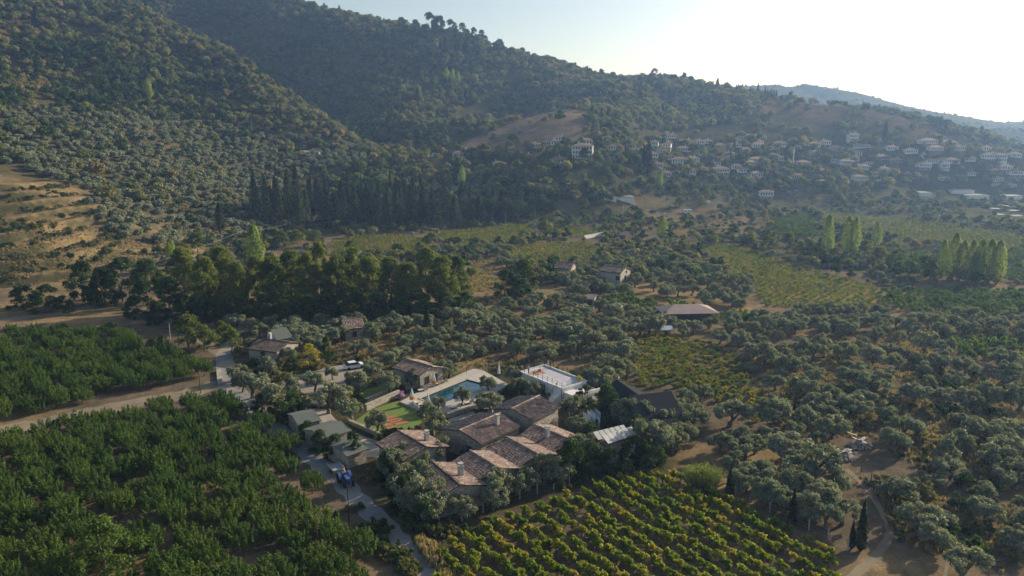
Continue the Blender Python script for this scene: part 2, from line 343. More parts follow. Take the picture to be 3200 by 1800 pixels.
def clumps(r, cen, rad, per, bias=0.8, squash=0.85, fill=0.25):
    cs, ns = [], []
    for c, q in zip(cen, rad):
        d = rdir(r, per); d[:, 2] = np.where(r.random(per) < 0.65, np.abs(d[:, 2]), d[:, 2])
        rr = q * (1 - fill * r.random(per) ** 0.6 + 0.12 * r.normal(size=per))
        cs.append(np.asarray(c) + d * rr[:, None] * np.array([1, 1, squash])); ns.append(d * bias + rdir(r, per) * 0.75)
    return np.concatenate(cs), np.concatenate(ns)
def join_mesh(name, a, b):
    """trunk and crown in one mesh, for plants too far off to show their parts"""
    va = np.empty(len(a.vertices) * 3); a.vertices.foreach_get('co', va); vb = np.empty(len(b.vertices) * 3); b.vertices.foreach_get('co', vb)
    f = [tuple(p.vertices) for p in a.polygons] + [tuple(i + len(a.vertices) for i in p.vertices) for p in b.polygons]
    me = bpy.data.meshes.new(name); me.from_pydata(np.concatenate([va, vb]).reshape(-1, 3).tolist(), [], f)
    me.materials.append(a.materials[0]); me.materials.append(b.materials[0])
    me.polygons.foreach_set('material_index', [0] * len(a.polygons) + [1] * len(b.polygons)); me.update(); return me
def trunk_mesh(name, r, h, rad, limbs, spread, fork=0.4, n=6, lean=0.15):
    m = MB(); top = Vector((r.normal() * lean, r.normal() * lean, h * fork))
    m.tube([(0, 0, -0.3), (r.normal() * lean * 0.3, r.normal() * lean * 0.3, h * fork * 0.5), top], rad * 1.25, rad * 0.85, n)
    for i in range(limbs):
        a = 2 * math.pi * i / max(limbs, 1) + r.normal() * 0.3; e = Vector((math.cos(a) * spread, math.sin(a) * spread, h * (0.75 + 0.1 * r.random())))
        mid = top.lerp(e, 0.5) + Vector((r.normal() * 0.15, r.normal() * 0.15, 0.15))
        m.tube([top, mid, e], rad * 0.6, rad * 0.15, max(n - 1, 4), cap=False)
    return m.mesh(name, M_bark)
def olive(i, per=165, size=0.36):
    r = np.random.default_rng(100 + i); n = (24, 18, 30, 20, 27, 15, 23, 32, 19, 25)[i % 10]; cen = []; rad = []; ex = 0.85 + 0.3 * r.random(); off = r.normal(size=2) * 0.35
    for k in range(n):
        a = r.random() * 6.283; q = 2.05 * r.random() ** 0.45; top = 3.9 * math.sqrt(max(0.05, 1 - (q / 2.55) ** 2)); z = 1.25 + (top - 1.25) * r.random() ** 0.55
        cen.append((math.cos(a) * q * ex + off[0] * (z - 1) * 0.5, math.sin(a) * q / ex + off[1] * (z - 1) * 0.5, max(1.05, z))); rad.append(0.45 + 0.55 * r.random())
    c, nn = clumps(r, cen, rad, per, 0.9, 0.85, 0.4)
    return trunk_mesh('trunk', r, 3.8, 0.28, 4, 1.2, 0.28), leaf_mesh('crown', c, nn, size * (0.6 + 0.8 * r.random(len(c))), 0.5, M_ol)
def peach(i, per=76, size=0.235):
    r = np.random.default_rng(200 + i); cs = []; ns = []
    for k in range(52):
        a = r.random() * 6.283; q = 1.75 * math.sqrt(r.random()); b = np.array([math.cos(a) * q, math.sin(a) * q, 1.5 - 0.45 * q * 0.5])
        hgt = (1.5 + 0.9 * r.random()) * math.sqrt(max(0.15, 1 - (q / 1.95) ** 2)); t = r.random(per); out = np.array([math.cos(a), math.sin(a), 0]) * 0.35
        w = 0.34 * (1 - t * 0.75)
        d = rdir(r, per); p = b + np.outer(t * hgt, [0, 0, 1]) + np.outer(t * hgt, out) * 0.6 + d * w[:, None] * np.array([1, 1, 0.5])
        cs.append(p); ns.append(d * 0.8 + rdir(r, per) * 0.5 + np.array([0, 0, 0.35]))
    c = np.concatenate(cs); n_ = np.concatenate(ns)
    return trunk_mesh('trunk', r, 2.4, 0.12, 4, 1.0, 0.3), leaf_mesh('crown', c, n_, size * (0.7 + 0.6 * r.random(len(c))), 0.42, M_pe, up=(0, 0, 0.8))
def bigtree(i, h, w, mat, n=48, per=130, size=0.55, low=0.22, rr=(0.12, 0.2)):
    r = np.random.default_rng(300 + i); cen = []; rad = []
    for k in range(n):
        t = r.random(); z = h * (low + (1 - low) * t); env = math.sin(min(1, (t + 0.3) / 1.3) * math.pi) ** 0.6 * (0.66 + 0.34 * (1 - t))
        a = r.random() * 6.283; q = w * 0.5 * env * (0.45 + 0.55 * r.random()); s = h * (rr[0] + (rr[1] - rr[0]) * r.random()) * 0.62
        cen.append((math.cos(a) * q, math.sin(a) * q, min(z, h - s * 0.7))); rad.append(s)
    c, nn = clumps(r, cen, rad, per, 0.8, 0.85, 0.4)
    return trunk_mesh('trunk', r, h * 0.8, h * 0.022, 5, w * 0.22, 0.35, 6), leaf_mesh('crown', c, nn, size * (0.6 + 0.8 * r.random(len(c))), 0.6, mat)
def column(i, h, w, mat, n=4200, size=0.42, power=0.55, base=0.06, tip=0.9, clumpy=0.0):
    r = np.random.default_rng(400 + i); t = r.random(n); a = r.random(n) * 6.283
    env = np.minimum(1, (t / 0.16 + 0.15)) * np.clip((1 - t) / (1 - 0.12), 0, 1) ** power if mat is not M_po else np.minimum(1, t / 0.3 + 0.35) * np.clip(1 - t ** 3.2, 0, 1) ** 0.6
    lobes = 1 + 0.16 * np.sin(a * 3 + t * 9 + i) + 0.12 * np.sin(a * 7 + t * 23) + clumpy * np.sin(t * 46 + a * 2)
    q = w * 0.5 * env * lobes * (1 - 0.45 * r.random(n) ** 2)
    c = np.stack([np.cos(a) * q, np.sin(a) * q, h * (base + (1 - base) * t)], 1)
    nn = np.stack([np.cos(a), np.sin(a), 0.25 + 0 * a], 1) * 0.8 + rdir(r, n) * 0.7
    return trunk_mesh('trunk', r, h * 0.5, h * 0.014, 0, 0, 0.9, 6, 0.02), leaf_mesh('crown', c, nn, size * (0.6 + 0.8 * r.random(n)), 0.45, mat, up=(0, 0, 1.2))
def conifer(i, h, w, mat, n=3600, size=0.6, base=0.1):
    """tiers of drooping boughs"""
    r = np.random.default_rng(500 + i); cs = []; ns = []; tiers = 20
    for k in range(tiers):
        t = k / tiers; z = h * (base + (1 - base) * t); R_ = w * 0.5 * (1 - t) ** 0.85 + 0.25
        for j in range(9):
            a = j / 9 * 6.283 + r.random() * 0.7; L = R_ * (0.7 + 0.45 * r.random()); m = max(6, int(n / tiers / 9)); s = r.random(m) ** 0.6
            p = np.stack([np.cos(a + r.normal(size=m) * 0.2) * L * s, np.sin(a + r.normal(size=m) * 0.2) * L * s, z + h * 0.02 * r.normal(size=m) - 0.18 * L * s * s + 0.3], 1)
            cs.append(p); ns.append(np.array([math.cos(a) * 0.5, math.sin(a) * 0.5, 0.7]) + rdir(r, m) * 0.7)
    c = np.concatenate(cs); nn = np.concatenate(ns)
    return trunk_mesh('trunk', r, h * 0.9, h * 0.016, 0, 0, 0.95, 6, 0.02), leaf_mesh('crown', c, nn, size * (0.6 + 0.8 * r.random(len(c))), 0.5, mat)
def umbrella_pine(i, h, w, n=26, per=110):
    r = np.random.default_rng(600 + i); cen = []; rad = []
    for k in range(n):
        a = r.random() * 6.283; q = w * 0.43 * math.sqrt(r.random()); cen.append((math.cos(a) * q, math.sin(a) * q, h * (0.86 - 0.42 * (q / w) ** 1.2 * 1.3) + 0.3 * r.normal())); rad.append(w * (0.11 + 0.05 * r.random()))
    c, nn = clumps(r, cen, rad, per, 0.8, 0.7, 0.4)
    return trunk_mesh('trunk', r, h * 0.9, h * 0.02, 5, w * 0.25, 0.6, 6), leaf_mesh('crown', c, nn, 0.5 * (0.6 + 0.8 * r.random(len(c))), 0.5, M_pi)
def vine(i, per=26):
    r = np.random.default_rng(700 + i); cen = []; rad = []
    for k in range(17):
        a = r.random() * 6.283; q = 0.85 * math.sqrt(r.random()); cen.append((math.cos(a) * q, math.sin(a) * q * 0.7, 0.45 + 0.75 * (1 - q * 0.55) * r.random() ** 0.6)); rad.append(0.2 + 0.15 * r.random())
    c, nn = clumps(r, cen, rad, per, 0.6, 0.9, 0.5); tk = MB().tube([(0, 0, -0.05), (0.05, 0.02, 0.3), (-0.03, 0.05, 0.6)], 0.06, 0.04, 5).mesh('stem', M_bark)
    return join_mesh('grapevine', tk, leaf_mesh('x', c, nn, 0.21 * (0.6 + 0.8 * r.random(len(c))), 0.8, M_vi))
def bush(i, mat, n=9, per=60, size=0.2, w=1.0, h=1.0):
    r = np.random.default_rng(800 + i); cen = [(r.normal() * 0.35 * w, r.normal() * 0.35 * w, h * (0.25 + 0.5 * r.random())) for k in range(n)]
    c, nn = clumps(r, cen, [0.25 * w + 0.15 * r.random() for k in cen], per, 0.7, 0.9, 0.5); tk = MB().tube([(0, 0, -0.05), (0, 0, h * 0.4)], 0.05, 0.03, 5).mesh('stem', M_bark)
    return join_mesh('shrub', tk, leaf_mesh('x', c, nn, size * (0.6 + 0.8 * r.random(len(c))), 0.6, mat))
def tuft(i, mat, n=26, h=0.5, w=0.5):
    r = np.random.default_rng(900 + i); a = r.random(n) * 6.283; q = w * 0.5 * np.sqrt(r.random(n)); hh = h * (0.5 + 0.6 * r.random(n))
    c = np.stack([np.cos(a) * q, np.sin(a) * q, hh * 0.45], 1); nn = np.stack([np.cos(a + 1), np.sin(a + 1), 0.2 * r.normal(size=n)], 1)
    return leaf_mesh('tuft', c, nn, hh * 1.1, 0.16, mat, up=(0, 0, 1.6))
def far_round(i, mat, w=6.0, h=6.0, n=11, per=48, size=0.85):
    r = np.random.default_rng(1000 + i); cen = []; rad = []
    for k in range(n):
        a = r.random() * 6.283; q = w * 0.3 * math.sqrt(r.random()); cen.append((math.cos(a) * q, math.sin(a) * q, h * (0.3 + 0.45 * (1 - (q / (w * 0.32)) ** 2) * r.random()))); rad.append(w * (0.15 + 0.08 * r.random()))
    c, nn = clumps(r, cen, rad, per, 1.0, 0.9, 0.3); tk = MB().tube([(0, 0, -0.8), (0, 0, h * 0.5)], 0.16, 0.1, 5).mesh('stem', M_bark)
    return join_mesh('tree', tk, leaf_mesh('x', c, nn, size * (0.6 + 0.8 * r.random(len(c))), 0.7, mat))

PR = {}
PR['olive'] = [olive(i) for i in range(10)]
PR['peach'] = [peach(i) for i in range(7)]
PR['plane'] = [bigtree(i, 14, 11, M_pl, 70, 150, 0.5, 0.04) for i in range(4)]
PR['broad'] = [bigtree(10 + i, 8, 7, M_br, 30, 120, 0.42, 0.18, (0.16, 0.25)) for i in range(4)]
PR['dark'] = [bigtree(20 + i, 8, 8, M_dk, 46, 140, 0.36, 0.06, (0.15, 0.22)) for i in range(3)]
PR['green'] = [bigtree(40, 8, 8, M_pe, 40, 150, 0.3, 0.06, (0.14, 0.22))]
PR['yellow'] = [bigtree(30, 4.5, 4.2, M_ye, 22, 90, 0.22, 0.1, (0.16, 0.25))]
PR['poplar'] = [column(i, 16, 3.9, M_po, 4600, 0.46, 0.36) for i in range(3)]
PR['cypress'] = [column(10 + i, 10, 1.7, M_cy, 3400, 0.34, 0.75, 0.02) for i in range(2)]
PR['conifer'] = [conifer(i, 20, 9, M_cy if i < 2 else M_pi) for i in range(3)]
PR['pine'] = [umbrella_pine(i, 14, 12) for i in range(3)]
PR['vine'] = [vine(i) for i in range(5)]
PR['shrub'] = [bush(i, M_weed) for i in range(2)] + [bush(5 + i, M_dk) for i in range(2)] + [bush(8, M_br)]
PR['vinefar'] = [bush(20 + i, M_vi, 5, 26, 0.34, 1.2, 1.1) for i in range(3)]
PR['peachfar'] = [bush(30 + i, M_pe, 8, 40, 0.5, 2.6, 2.6) for i in range(3)]
PR['olivefar'] = [far_round(i, M_ol, 6.0, 4.8) for i in range(5)]
PR['forest'] = [far_round(10 + i, M_fo, 7.0, 7.0) for i in range(4)] + [far_round(20 + i, M_dk, 7, 8) for i in range(2)] + [join_mesh('pine', *conifer(9, 11, 6, M_pi, 700, 1.2))]
PR['tuft'] = [tuft(i, M_dry) for i in range(3)] + [tuft(5, M_weed)]

SEED = bpy.data.collections.new('seedlings')
def scatter(name, label, pts, scl, rz, meshes, idx=None):
    """a mass nobody could count: one object, its plants set out by geometry nodes"""
    n = len(pts); me = bpy.data.meshes.new(name); me.vertices.add(n); me.vertices.foreach_set('co', np.asarray(pts, float).ravel())
    for nm, ty, arr in (('scl', 'FLOAT', scl), ('rz', 'FLOAT', rz), ('idx', 'INT', idx if idx is not None else rng.integers(0, len(meshes), n))):
        at_ = me.attributes.new(nm, ty, 'POINT'); at_.data.foreach_set('value', np.asarray(arr, np.int32 if ty == 'INT' else np.float32))
    me.update(); o = place(name, me); o['kind'] = 'stuff'; o['label'] = label
    col = bpy.data.collections.new('seed_' + name)
    for k, m in enumerate(meshes): col.objects.link(bpy.data.objects.new('seed_%s_%02d' % (name, k), m))
    g = bpy.data.node_groups.new(name, 'GeometryNodeTree'); g.interface.new_socket('Geometry', in_out='INPUT', socket_type='NodeSocketGeometry'); g.interface.new_socket('Geometry', in_out='OUTPUT', socket_type='NodeSocketGeometry')
    N = g.nodes; L = g.links; gi = N.new('NodeGroupInput'); go = N.new('NodeGroupOutput')
    ci = N.new('GeometryNodeCollectionInfo'); ci.inputs['Collection'].default_value = col; ci.inputs['Separate Children'].default_value = True; ci.inputs['Reset Children'].default_value = True
    ip = N.new('GeometryNodeInstanceOnPoints'); ip.inputs['Pick Instance'].default_value = True
    def attr(nm, ty):
        a = N.new('GeometryNodeInputNamedAttribute'); a.data_type = ty; a.inputs['Name'].default_value = nm; return a.outputs['Attribute']
    cx = N.new('ShaderNodeCombineXYZ'); L.new(attr('rz', 'FLOAT'), cx.inputs[2])
    er = N.new('FunctionNodeEulerToRotation'); L.new(cx.outputs[0], er.inputs[0])
    L.new(gi.outputs[0], ip.inputs['Points']); L.new(ci.outputs[0], ip.inputs['Instance']); L.new(attr('idx', 'INT'), ip.inputs['Instance Index'])
    L.new(er.outputs[0], ip.inputs['Rotation']); L.new(attr('scl', 'FLOAT'), ip.inputs['Scale']); L.new(ip.outputs[0], go.inputs[0])
    md = o.modifiers.new('plants', 'NODES'); md.node_group = g; return o
COUNT = {}
def tree(kind, name, label, cat, loc, scale, group=None, rz=None, var=None):
    p = PR[kind]; k = COUNT.get(kind, 0); COUNT[kind] = k + 1
    tk, cr = p[(k * 7 + k // 3) % len(p) if var is None else var]
    t = thing(name, label, cat, loc, random.random() * 6.283 if rz is None else rz, group, scale)
    place('trunk', tk, t); place('crown', cr, t); return t
def plant(kind, name, label, cat, loc, scale, group=None, rz=None):
    p = PR[kind]; k = COUNT.get(kind, 0); COUNT[kind] = k + 1
    return tag(place(name, p[(k * 5 + k // 4) % len(p)], None, loc, random.random() * 6.283 if rz is None else rz, scale), label, cat, group)

# ---------------------------------------------------------------- polygons on the ground
def inside(poly, X, Y):
    X = np.asarray(X, float); Y = np.asarray(Y, float); r = np.zeros(X.shape, bool); n = len(poly)
    for i in range(n):
        x0, y0 = poly[i][:2]; x1, y1 = poly[(i + 1) % n][:2]
        if y0 == y1: continue
        r ^= ((y0 > Y) != (y1 > Y)) & (X < (x1 - x0) * (Y - y0) / (y1 - y0) + x0)
    return r
def gpoly(s, k=True):
    """'x y,x y' in overview pixels (k) or photo pixels to points on the ground"""
    o = []
    for t in s.split(','):
        x, y = map(float, t.split()); 
        if k: x, y = Kp(x, y)
        o.append(ground(x, y))
    return [tuple(p) for p in o if p is not None]
def zpoly(s, ox, oy, sc, z=0.0):
    return [level(ox + float(a) / sc, oy + float(b) / sc, z) for a, b in (t.split() for t in s.split(','))]
def fill(poly, sx, sy, ang=0.0, jit=0.3, drop=0.0):
    p = np.array([q[:2] for q in poly]); c = p.mean(0); R_ = np.abs(p - c).max() * 1.5; ca, sa = math.cos(ang), math.sin(ang)
    gx = np.arange(-R_, R_, sx); gy = np.arange(-R_, R_, sy); A, B = np.meshgrid(gx, gy)
    A = A + rng.normal(size=A.shape) * jit * sx; B = B + rng.normal(size=A.shape) * jit * sy
    X = c[0] + A * ca - B * sa; Y = c[1] + A * sa + B * ca
    k = inside(p, X, Y) & (rng.random(X.shape) >= drop); return X[k], Y[k]
EXC = []                                                # (polygon) places where nothing grows by itself
def free(X, Y, pad=None):
    k = np.ones(len(X), bool)
    for p in EXC: k &= ~inside(p, X, Y)
    return k
def grow(poly, d):
    c = np.mean([p[:2] for p in poly], 0); return [tuple(c + (np.array(p[:2]) - c) * (1 + d / max(1e-3, np.linalg.norm(np.array(p[:2]) - c)))) for p in poly]
def ribbon(pts, ws, z):
    m = MB(); L = []; R_ = []
    P_ = [Vector((p[0], p[1], 0)) for p in pts]; Q = []; W_ = []
    for i in range(len(P_) - 1):
        for t in np.linspace(0, 1, 6, endpoint=False):
            a = P_[max(i - 1, 0)]; b = P_[i]; c = P_[i + 1]; d = P_[min(i + 2, len(P_) - 1)]
            Q.append(0.5 * ((2 * b) + (c - a) * t + (2 * a - 5 * b + 4 * c - d) * t * t + (3 * b - a - 3 * c + d) * t ** 3)); W_.append(ws[i] * (1 - t) + ws[i + 1] * t)
    Q.append(P_[-1]); W_.append(ws[-1])
    for i, q in enumerate(Q):
        t = Q[min(i + 1, len(Q) - 1)] - Q[max(i - 1, 0)]; t.normalize(); n = Vector((-t.y, t.x, 0)); w = W_[i] * 0.5 * (1 + 0.12 * math.sin(i * 1.7) + 0.08 * math.sin(i * 4.1))
        L.append(q + n * w); R_.append(q - n * w)
    n = len(Q); vs = [(p.x, p.y, z + hzs(p.x, p.y)) for p in L + R_]
    m.add(vs, [(i, i + 1, n + i + 1, n + i)[::-1] for i in range(n - 1)])
    return m, [tuple(p) for p in L] + [tuple(p) for p in R_[::-1]]

# ---------------------------------------------------------------- ground
SOIL = np.array((0.19, 0.15, 0.11)); GOLD = np.array((0.31, 0.23, 0.13)); WOODF = np.array((0.085, 0.08, 0.042)); BROWN = np.array((0.23, 0.15, 0.105)); GREENF = np.array((0.105, 0.11, 0.055))
def lines(lo, hi, step, d0, d1, ds): return np.concatenate([np.arange(lo, d0, step), np.arange(d0, d1, ds), np.arange(d1, hi + step, step)])
gx = lines(-960, 1260, 6, -215, -105, 1.3); gy = lines(-30, 1350, 6, 205, 325, 1.3)
GX, GY = np.meshgrid(gx, gy); GZ = hz(GX, GY)
col = np.empty(GX.shape + (3,)); col[:] = SOIL
def mixc(m, c):
    col[:] = col * (1 - m[..., None]) + c * m[..., None]
n1 = vnoise(GX / 14, GY / 14); n2 = vnoise(GX / 33 + 5, GY / 33)
mixc(smooth(-0.05, 0.2, n1), GOLD)
hill = smooth(4, 14, GZ); mixc(hill * 0.9, WOODF)
left = hill * smooth(-60, -100, GX) * smooth(470, 400, GY); mixc(left * 0.85, SOIL * 0.35 + GREENF * 0.45)
mixc(left * smooth(0.2, 0.36, n1) * 0.5, GOLD)
mixc(smooth(330, 380, GY) * (1 - hill) * 0.8, GREENF)
terr = smooth(-0.53, -0.59, GX / np.maximum(GY, 1)) * smooth(205, 220, GY) * smooth(330, 300, GY); mixc(terr * 0.9, GOLD * 0.85)
gz_ = np.gradient(GZ, axis=0) / np.gradient(GY, axis=0); mixc(terr * smooth(0.22, 0.45, gz_) * 0.9, GREENF * 0.65)
for s, c, k in (("1150 365,1330 290,1420 265,1475 285,1470 340,1400 380,1330 400,1250 395", np.array((0.27, 0.205, 0.15)), 0.95), ("1880 232,2080 245,2300 300,2425 348,2300 350,2150 320,2000 300,1880 280", BROWN * 0.5 + GOLD * 0.25, 0.6),
               ("1180 640,1290 660,1300 700,1240 720,1200 750,1185 700", GOLD * 0.95, 1), ("560 905,760 890,1020 905,1120 930,1220 918,1310 912,1500 950,1700 985,1740 1060,1700 1185,1560 1212,1290 1300,1110 1380,960 1290,800 1140,640 1010", GREENF * 0.55 + SOIL * 0.15, 0.9), ("1300 480,1560 470,1900 470,2100 480,2576 490,2700 500,2700 380,2450 350,2150 330,1900 320,1700 345,1560 345,1330 400", GREENF * 0.75, 0.85), ("1170 760,1320 770,1300 800,1190 800", BROWN * 1.3, 0.9), ("1560 540,1700 525,1800 520,1930 560,1900 600,1760 600,1600 570", GOLD * 0.6 + SOIL * 0.2, 0.9),  # darkened GREENF and SOIL mix: the estate's shade painted into its ground colour
               ("1300 395,1400 400,1360 440,1280 450,1220 430", BROWN, 0.7), ("1980 515,2576 560,2576 700,2180 690,1900 640", GREENF * 1.1, 0.9), ("760 395,960 400,940 415,800 415", GREENF * 1.5, 0.9),
               ("1990 790,2576 800,2576 1449,2330 1449,2200 1250,2080 1160,1990 1110,1800 870", SOIL * 0.95 + 0.02, 0.35)):
    mixc(inpx(s, GX, GY, GZ) * (GY < 900) * k, c)
ny, nx = GX.shape; idx = np.arange(ny * nx).reshape(ny, nx)
me = bpy.data.meshes.new('terrain'); q = np.stack([idx[:-1, :-1], idx[:-1, 1:], idx[1:, 1:], idx[1:, :-1]], -1).reshape(-1, 4)
me.vertices.add(ny * nx); me.vertices.foreach_set('co', np.stack([GX, GY, GZ], -1).ravel()); me.loops.add(q.size); me.loops.foreach_set('vertex_index', q.ravel().astype(np.int32))
me.polygons.add(len(q)); me.polygons.foreach_set('loop_start', np.arange(0, q.size, 4, dtype=np.int32)); me.polygons.foreach_set('loop_total', np.full(len(q), 4, np.int32)); me.polygons.foreach_set('use_smooth', np.ones(len(q), bool))
me.update(calc_edges=True); ca = me.color_attributes.new('cover', 'FLOAT_COLOR', 'POINT'); ca.data.foreach_set('color', np.concatenate([col * 0.78, np.ones(GX.shape + (1,))], -1).astype(np.float32).ravel())
def groundmat(name):
    m, n, l, b = newmat(name); b.inputs['Roughness'].default_value = 0.95; b.inputs['Specular IOR Level'].default_value = 0.0
    a = n.new('ShaderNodeAttribute'); a.attribute_name = 'cover'; g = n.new('ShaderNodeNewGeometry')
    def noise(s, d):
        t = n.new('ShaderNodeTexNoise'); t.inputs['Scale'].default_value = s; t.inputs['Detail'].default_value = d; t.inputs['Roughness'].default_value = 0.7; l.new(g.outputs['Position'], t.inputs['Vector']); return t
    t1 = noise(0.35, 8); t2 = noise(0.09, 5); mr = n.new('ShaderNodeMapRange'); mr.inputs['From Min'].default_value = 0.25; mr.inputs['From Max'].default_value = 0.75; mr.inputs['To Min'].default_value = 0.55; mr.inputs['To Max'].default_value = 1.4; l.new(t1.outputs['Fac'], mr.inputs['Value'])
    r = n.new('ShaderNodeValToRGB'); r.color_ramp.elements[0].position = 0.42; r.color_ramp.elements[1].position = 0.62; r.color_ramp.elements[0].color = (1.1, 1.05, 0.95, 1); r.color_ramp.elements[1].color = (0.78, 0.80, 0.74, 1); l.new(t2.outputs['Fac'], r.inputs[0])
    x1 = n.new('ShaderNodeMixRGB'); x1.blend_type = 'MULTIPLY'; x1.inputs[0].default_value = 1; l.new(a.outputs['Color'], x1.inputs[1]); l.new(mr.outputs[0], x1.inputs[2])
    x2 = n.new('ShaderNodeMixRGB'); x2.blend_type = 'MULTIPLY'; x2.inputs[0].default_value = 1; l.new(x1.outputs[0], x2.inputs[1]); l.new(r.outputs[0], x2.inputs[2]); 
    t3 = noise(3.2, 6); m3 = n.new('ShaderNodeMapRange'); m3.inputs['From Min'].default_value = 0.3; m3.inputs['From Max'].default_value = 0.7; m3.inputs['To Min'].default_value = 0.7; m3.inputs['To Max'].default_value = 1.3; l.new(t3.outputs['Fac'], m3.inputs['Value'])
    x3 = n.new('ShaderNodeMixRGB'); x3.blend_type = 'MULTIPLY'; x3.inputs[0].default_value = 1; l.new(x2.outputs[0], x3.inputs[1]); l.new(m3.outputs[0], x3.inputs[2]); l.new(x3.outputs[0], b.inputs['Base Color'])
    bp = n.new('ShaderNodeBump'); bp.inputs['Strength'].default_value = 0.8; bp.inputs['Distance'].default_value = 0.3; l.new(t1.outputs['Fac'], bp.inputs['Height']); l.new(bp.outputs[0], b.inputs['Normal']); return m
M_ground = groundmat('ground_cover'); me.materials.append(M_ground); terrain = place('terrain', me); terrain['kind'] = 'structure'
# far ridges beyond the valley
M_far = surf('far_woods', (0.05, 0.065, 0.03), (0.085, 0.085, 0.045), 0.02, 1.0, coord='World', detail=8, spec=0.0)
FARPTS = []
def far_ridge(name, prof, w, seed):
    P3 = [Vector(at(px, py, Y)) for px, py, Y in prof]; xs = np.array([p.x for p in P3]); ys = np.array([p.y for p in P3]); zs = np.array([p.z for p in P3])
    t = np.linspace(xs[0], xs[-1], 160); s = np.linspace(-1, 1, 41); T, S_ = np.meshgrid(t, s); ry = np.interp(T, xs, ys); rz_ = np.interp(T, xs, zs)
    X = T; Y = ry + S_ * w; Z = rz_ * (1 - np.abs(S_) ** 1.25) + 22 * vnoise(T / 120 + seed, Y / 120) * (1 - np.abs(S_)) * np.clip(np.abs(S_) * 4, 0, 1) - 4
    m, n = T.shape; ii = np.arange(m * n).reshape(m, n); f = np.stack([ii[:-1, :-1], ii[:-1, 1:], ii[1:, 1:], ii[1:, :-1]], -1).reshape(-1, 4)
    b = MB(); b.v = np.stack([X, Y, Z], -1).reshape(-1, 3).tolist(); b.f = [tuple(k) for k in f.tolist()]; o = b.build(name, M_far, None, True); o['kind'] = 'structure'
    k = 1500; tt = rng.random(k) * (xs[-1] - xs[0]) + xs[0]; ss = -0.75 * rng.random(k) ** 1.6 + 0.03; yy = np.interp(tt, xs, ys) + ss * w
    zz = np.interp(tt, xs, zs) * (1 - np.abs(ss) ** 1.25) + 22 * vnoise(tt / 120 + seed, yy / 120) * (1 - np.abs(ss)) * np.clip(np.abs(ss) * 4, 0, 1) - 5
    FARPTS.append(np.stack([tt, yy, zz], -1))
far_ridge('hills', [(1500, 250, 1200), (1800, 236, 1200), (1920, 228, 1200), (2044, 224, 1200), (2130, 240, 1200), (2213, 255, 1200), (2300, 280, 1200), (2500, 330, 1200), (2700, 370, 1200), (2900, 391, 1170), (3050, 396, 1170), (3200, 396, 1170), (3700, 380, 1170)], 420, 3)
far_ridge('mountain', [(1700, 300, 1650), (2150, 282, 1650), (2289, 268, 1650), (2360, 262, 1650), (2436, 258, 1650), (2463, 269, 1650), (2517, 256, 1650), (2561, 265, 1650), (2670, 295, 1650), (2833, 328, 1650), (2996, 361, 1650), (3115, 377, 1650), (3200, 374, 1650), (3600, 350, 1650), (4200, 380, 1650)], 700, 11)

# roads, tracks and paving as sheets a few millimetres above one another
def road(name, s, ws, z, mat, k=True):
    pts = []
    for t in s.split(','):
        x, y = map(float, t.split()); pts.append(level(*(Kp(x, y) if k else (x, y))))
    m, poly = ribbon(pts, ws, z); struct(name, m, mat); EXC.append(poly); return pts
ROAD = road('road', "640 800,590 850,565 893,574 935,588 980,640 1030,705 1085,762 1130,808 1170,852 1205,905 1262,958 1312,1008 1368,1060 1425,1130 1510", [3.2, 3.2, 3.4, 3.8, 4.2, 3.4, 3.2, 3.0, 3.0, 2.8, 2.8, 2.9, 2.8, 2.8, 2.8], 0.012, M_road)
road('farm_road', "-60 812,90 795,170 785,280 762,400 790,500 850,560 893", [4, 4, 4.5, 4, 3, 2.8, 2.8], 0.008, M_dirt)
road('dirt_track', "560 962,470 990,360 1010,250 1032,120 1062,-20 1085,-120 1105", [4.5, 5, 5, 5, 5, 5, 5], 0.006, M_dirt)
road('footpath', "2120 1470,2180 1420,2225 1370,2238 1335,2220 1290,2185 1235,2130 1180", [1.1, 1.1, 1.0, 0.9, 0.8, 0.8, 0.7], 0.006, M_dirt)
for dx in (0, 46): road('wheel_rut', "%d 1470,%d 1400,%d 1340,%d 1295,%d 1255" % (2372 + dx, 2388 + dx * .96, 2404 + dx * .9, 2414 + dx * .75, 2390 + dx * .5), [0.35] * 5, 0.006, M_dirt); EXC.pop()
def sheet(name, poly, z, mat, exc=True):
    m = MB().add([(p[0], p[1], z) for p in poly], [tuple(range(len(poly)))]); 
    o = struct(name, m, mat)
    if o.data.polygons[0].normal.z < 0: o.data.flip_normals()
    if exc: EXC.append([tuple(p) for p in poly])
    return o
ZA = (650, 1000, 3.22); ZB = (1150, 1080, 5.152); ZC = (1550, 1100, 4.262); ZD = (1130, 1250, 3.68); ZE = (900, 1250, 7.246)
sheet('gravel_yard', zpoly("880 585,1180 480,1480 425,1580 470,1420 640,1200 690,1010 760,930 720", *ZA), 0.008, M_grav)
sheet('cabin_yard', zpoly("480 190,700 200,880 215,1080 440,1430 690,1750 830,2060 930,2300 1150,2200 1300,1700 1300,1250 1000,700 700,350 420", *ZE), 0.008, M_pave)
LAWN = [level(x, y) for x, y in ((1104, 1320), (1159, 1280), (1243, 1253), (1311, 1281), (1318, 1320), (1290, 1345), (1240, 1352), (1200, 1366))]
sheet('lawn', LAWN, 0.012, M_lawn)
sheet('lawn_strip', [level(x, y) for x, y in ((1118, 1232), (1150, 1215), (1236, 1198), (1182, 1237), (1141, 1248))], 0.012, M_lawn)
DECKZ = 0.35
dk = [level(x, y, DECKZ) for x, y in ((1250, 1255), (1300, 1228), (1478, 1152), (1508, 1156), (1600, 1207), (1548, 1240), (1476, 1268), (1369, 1295), (1330, 1288))]
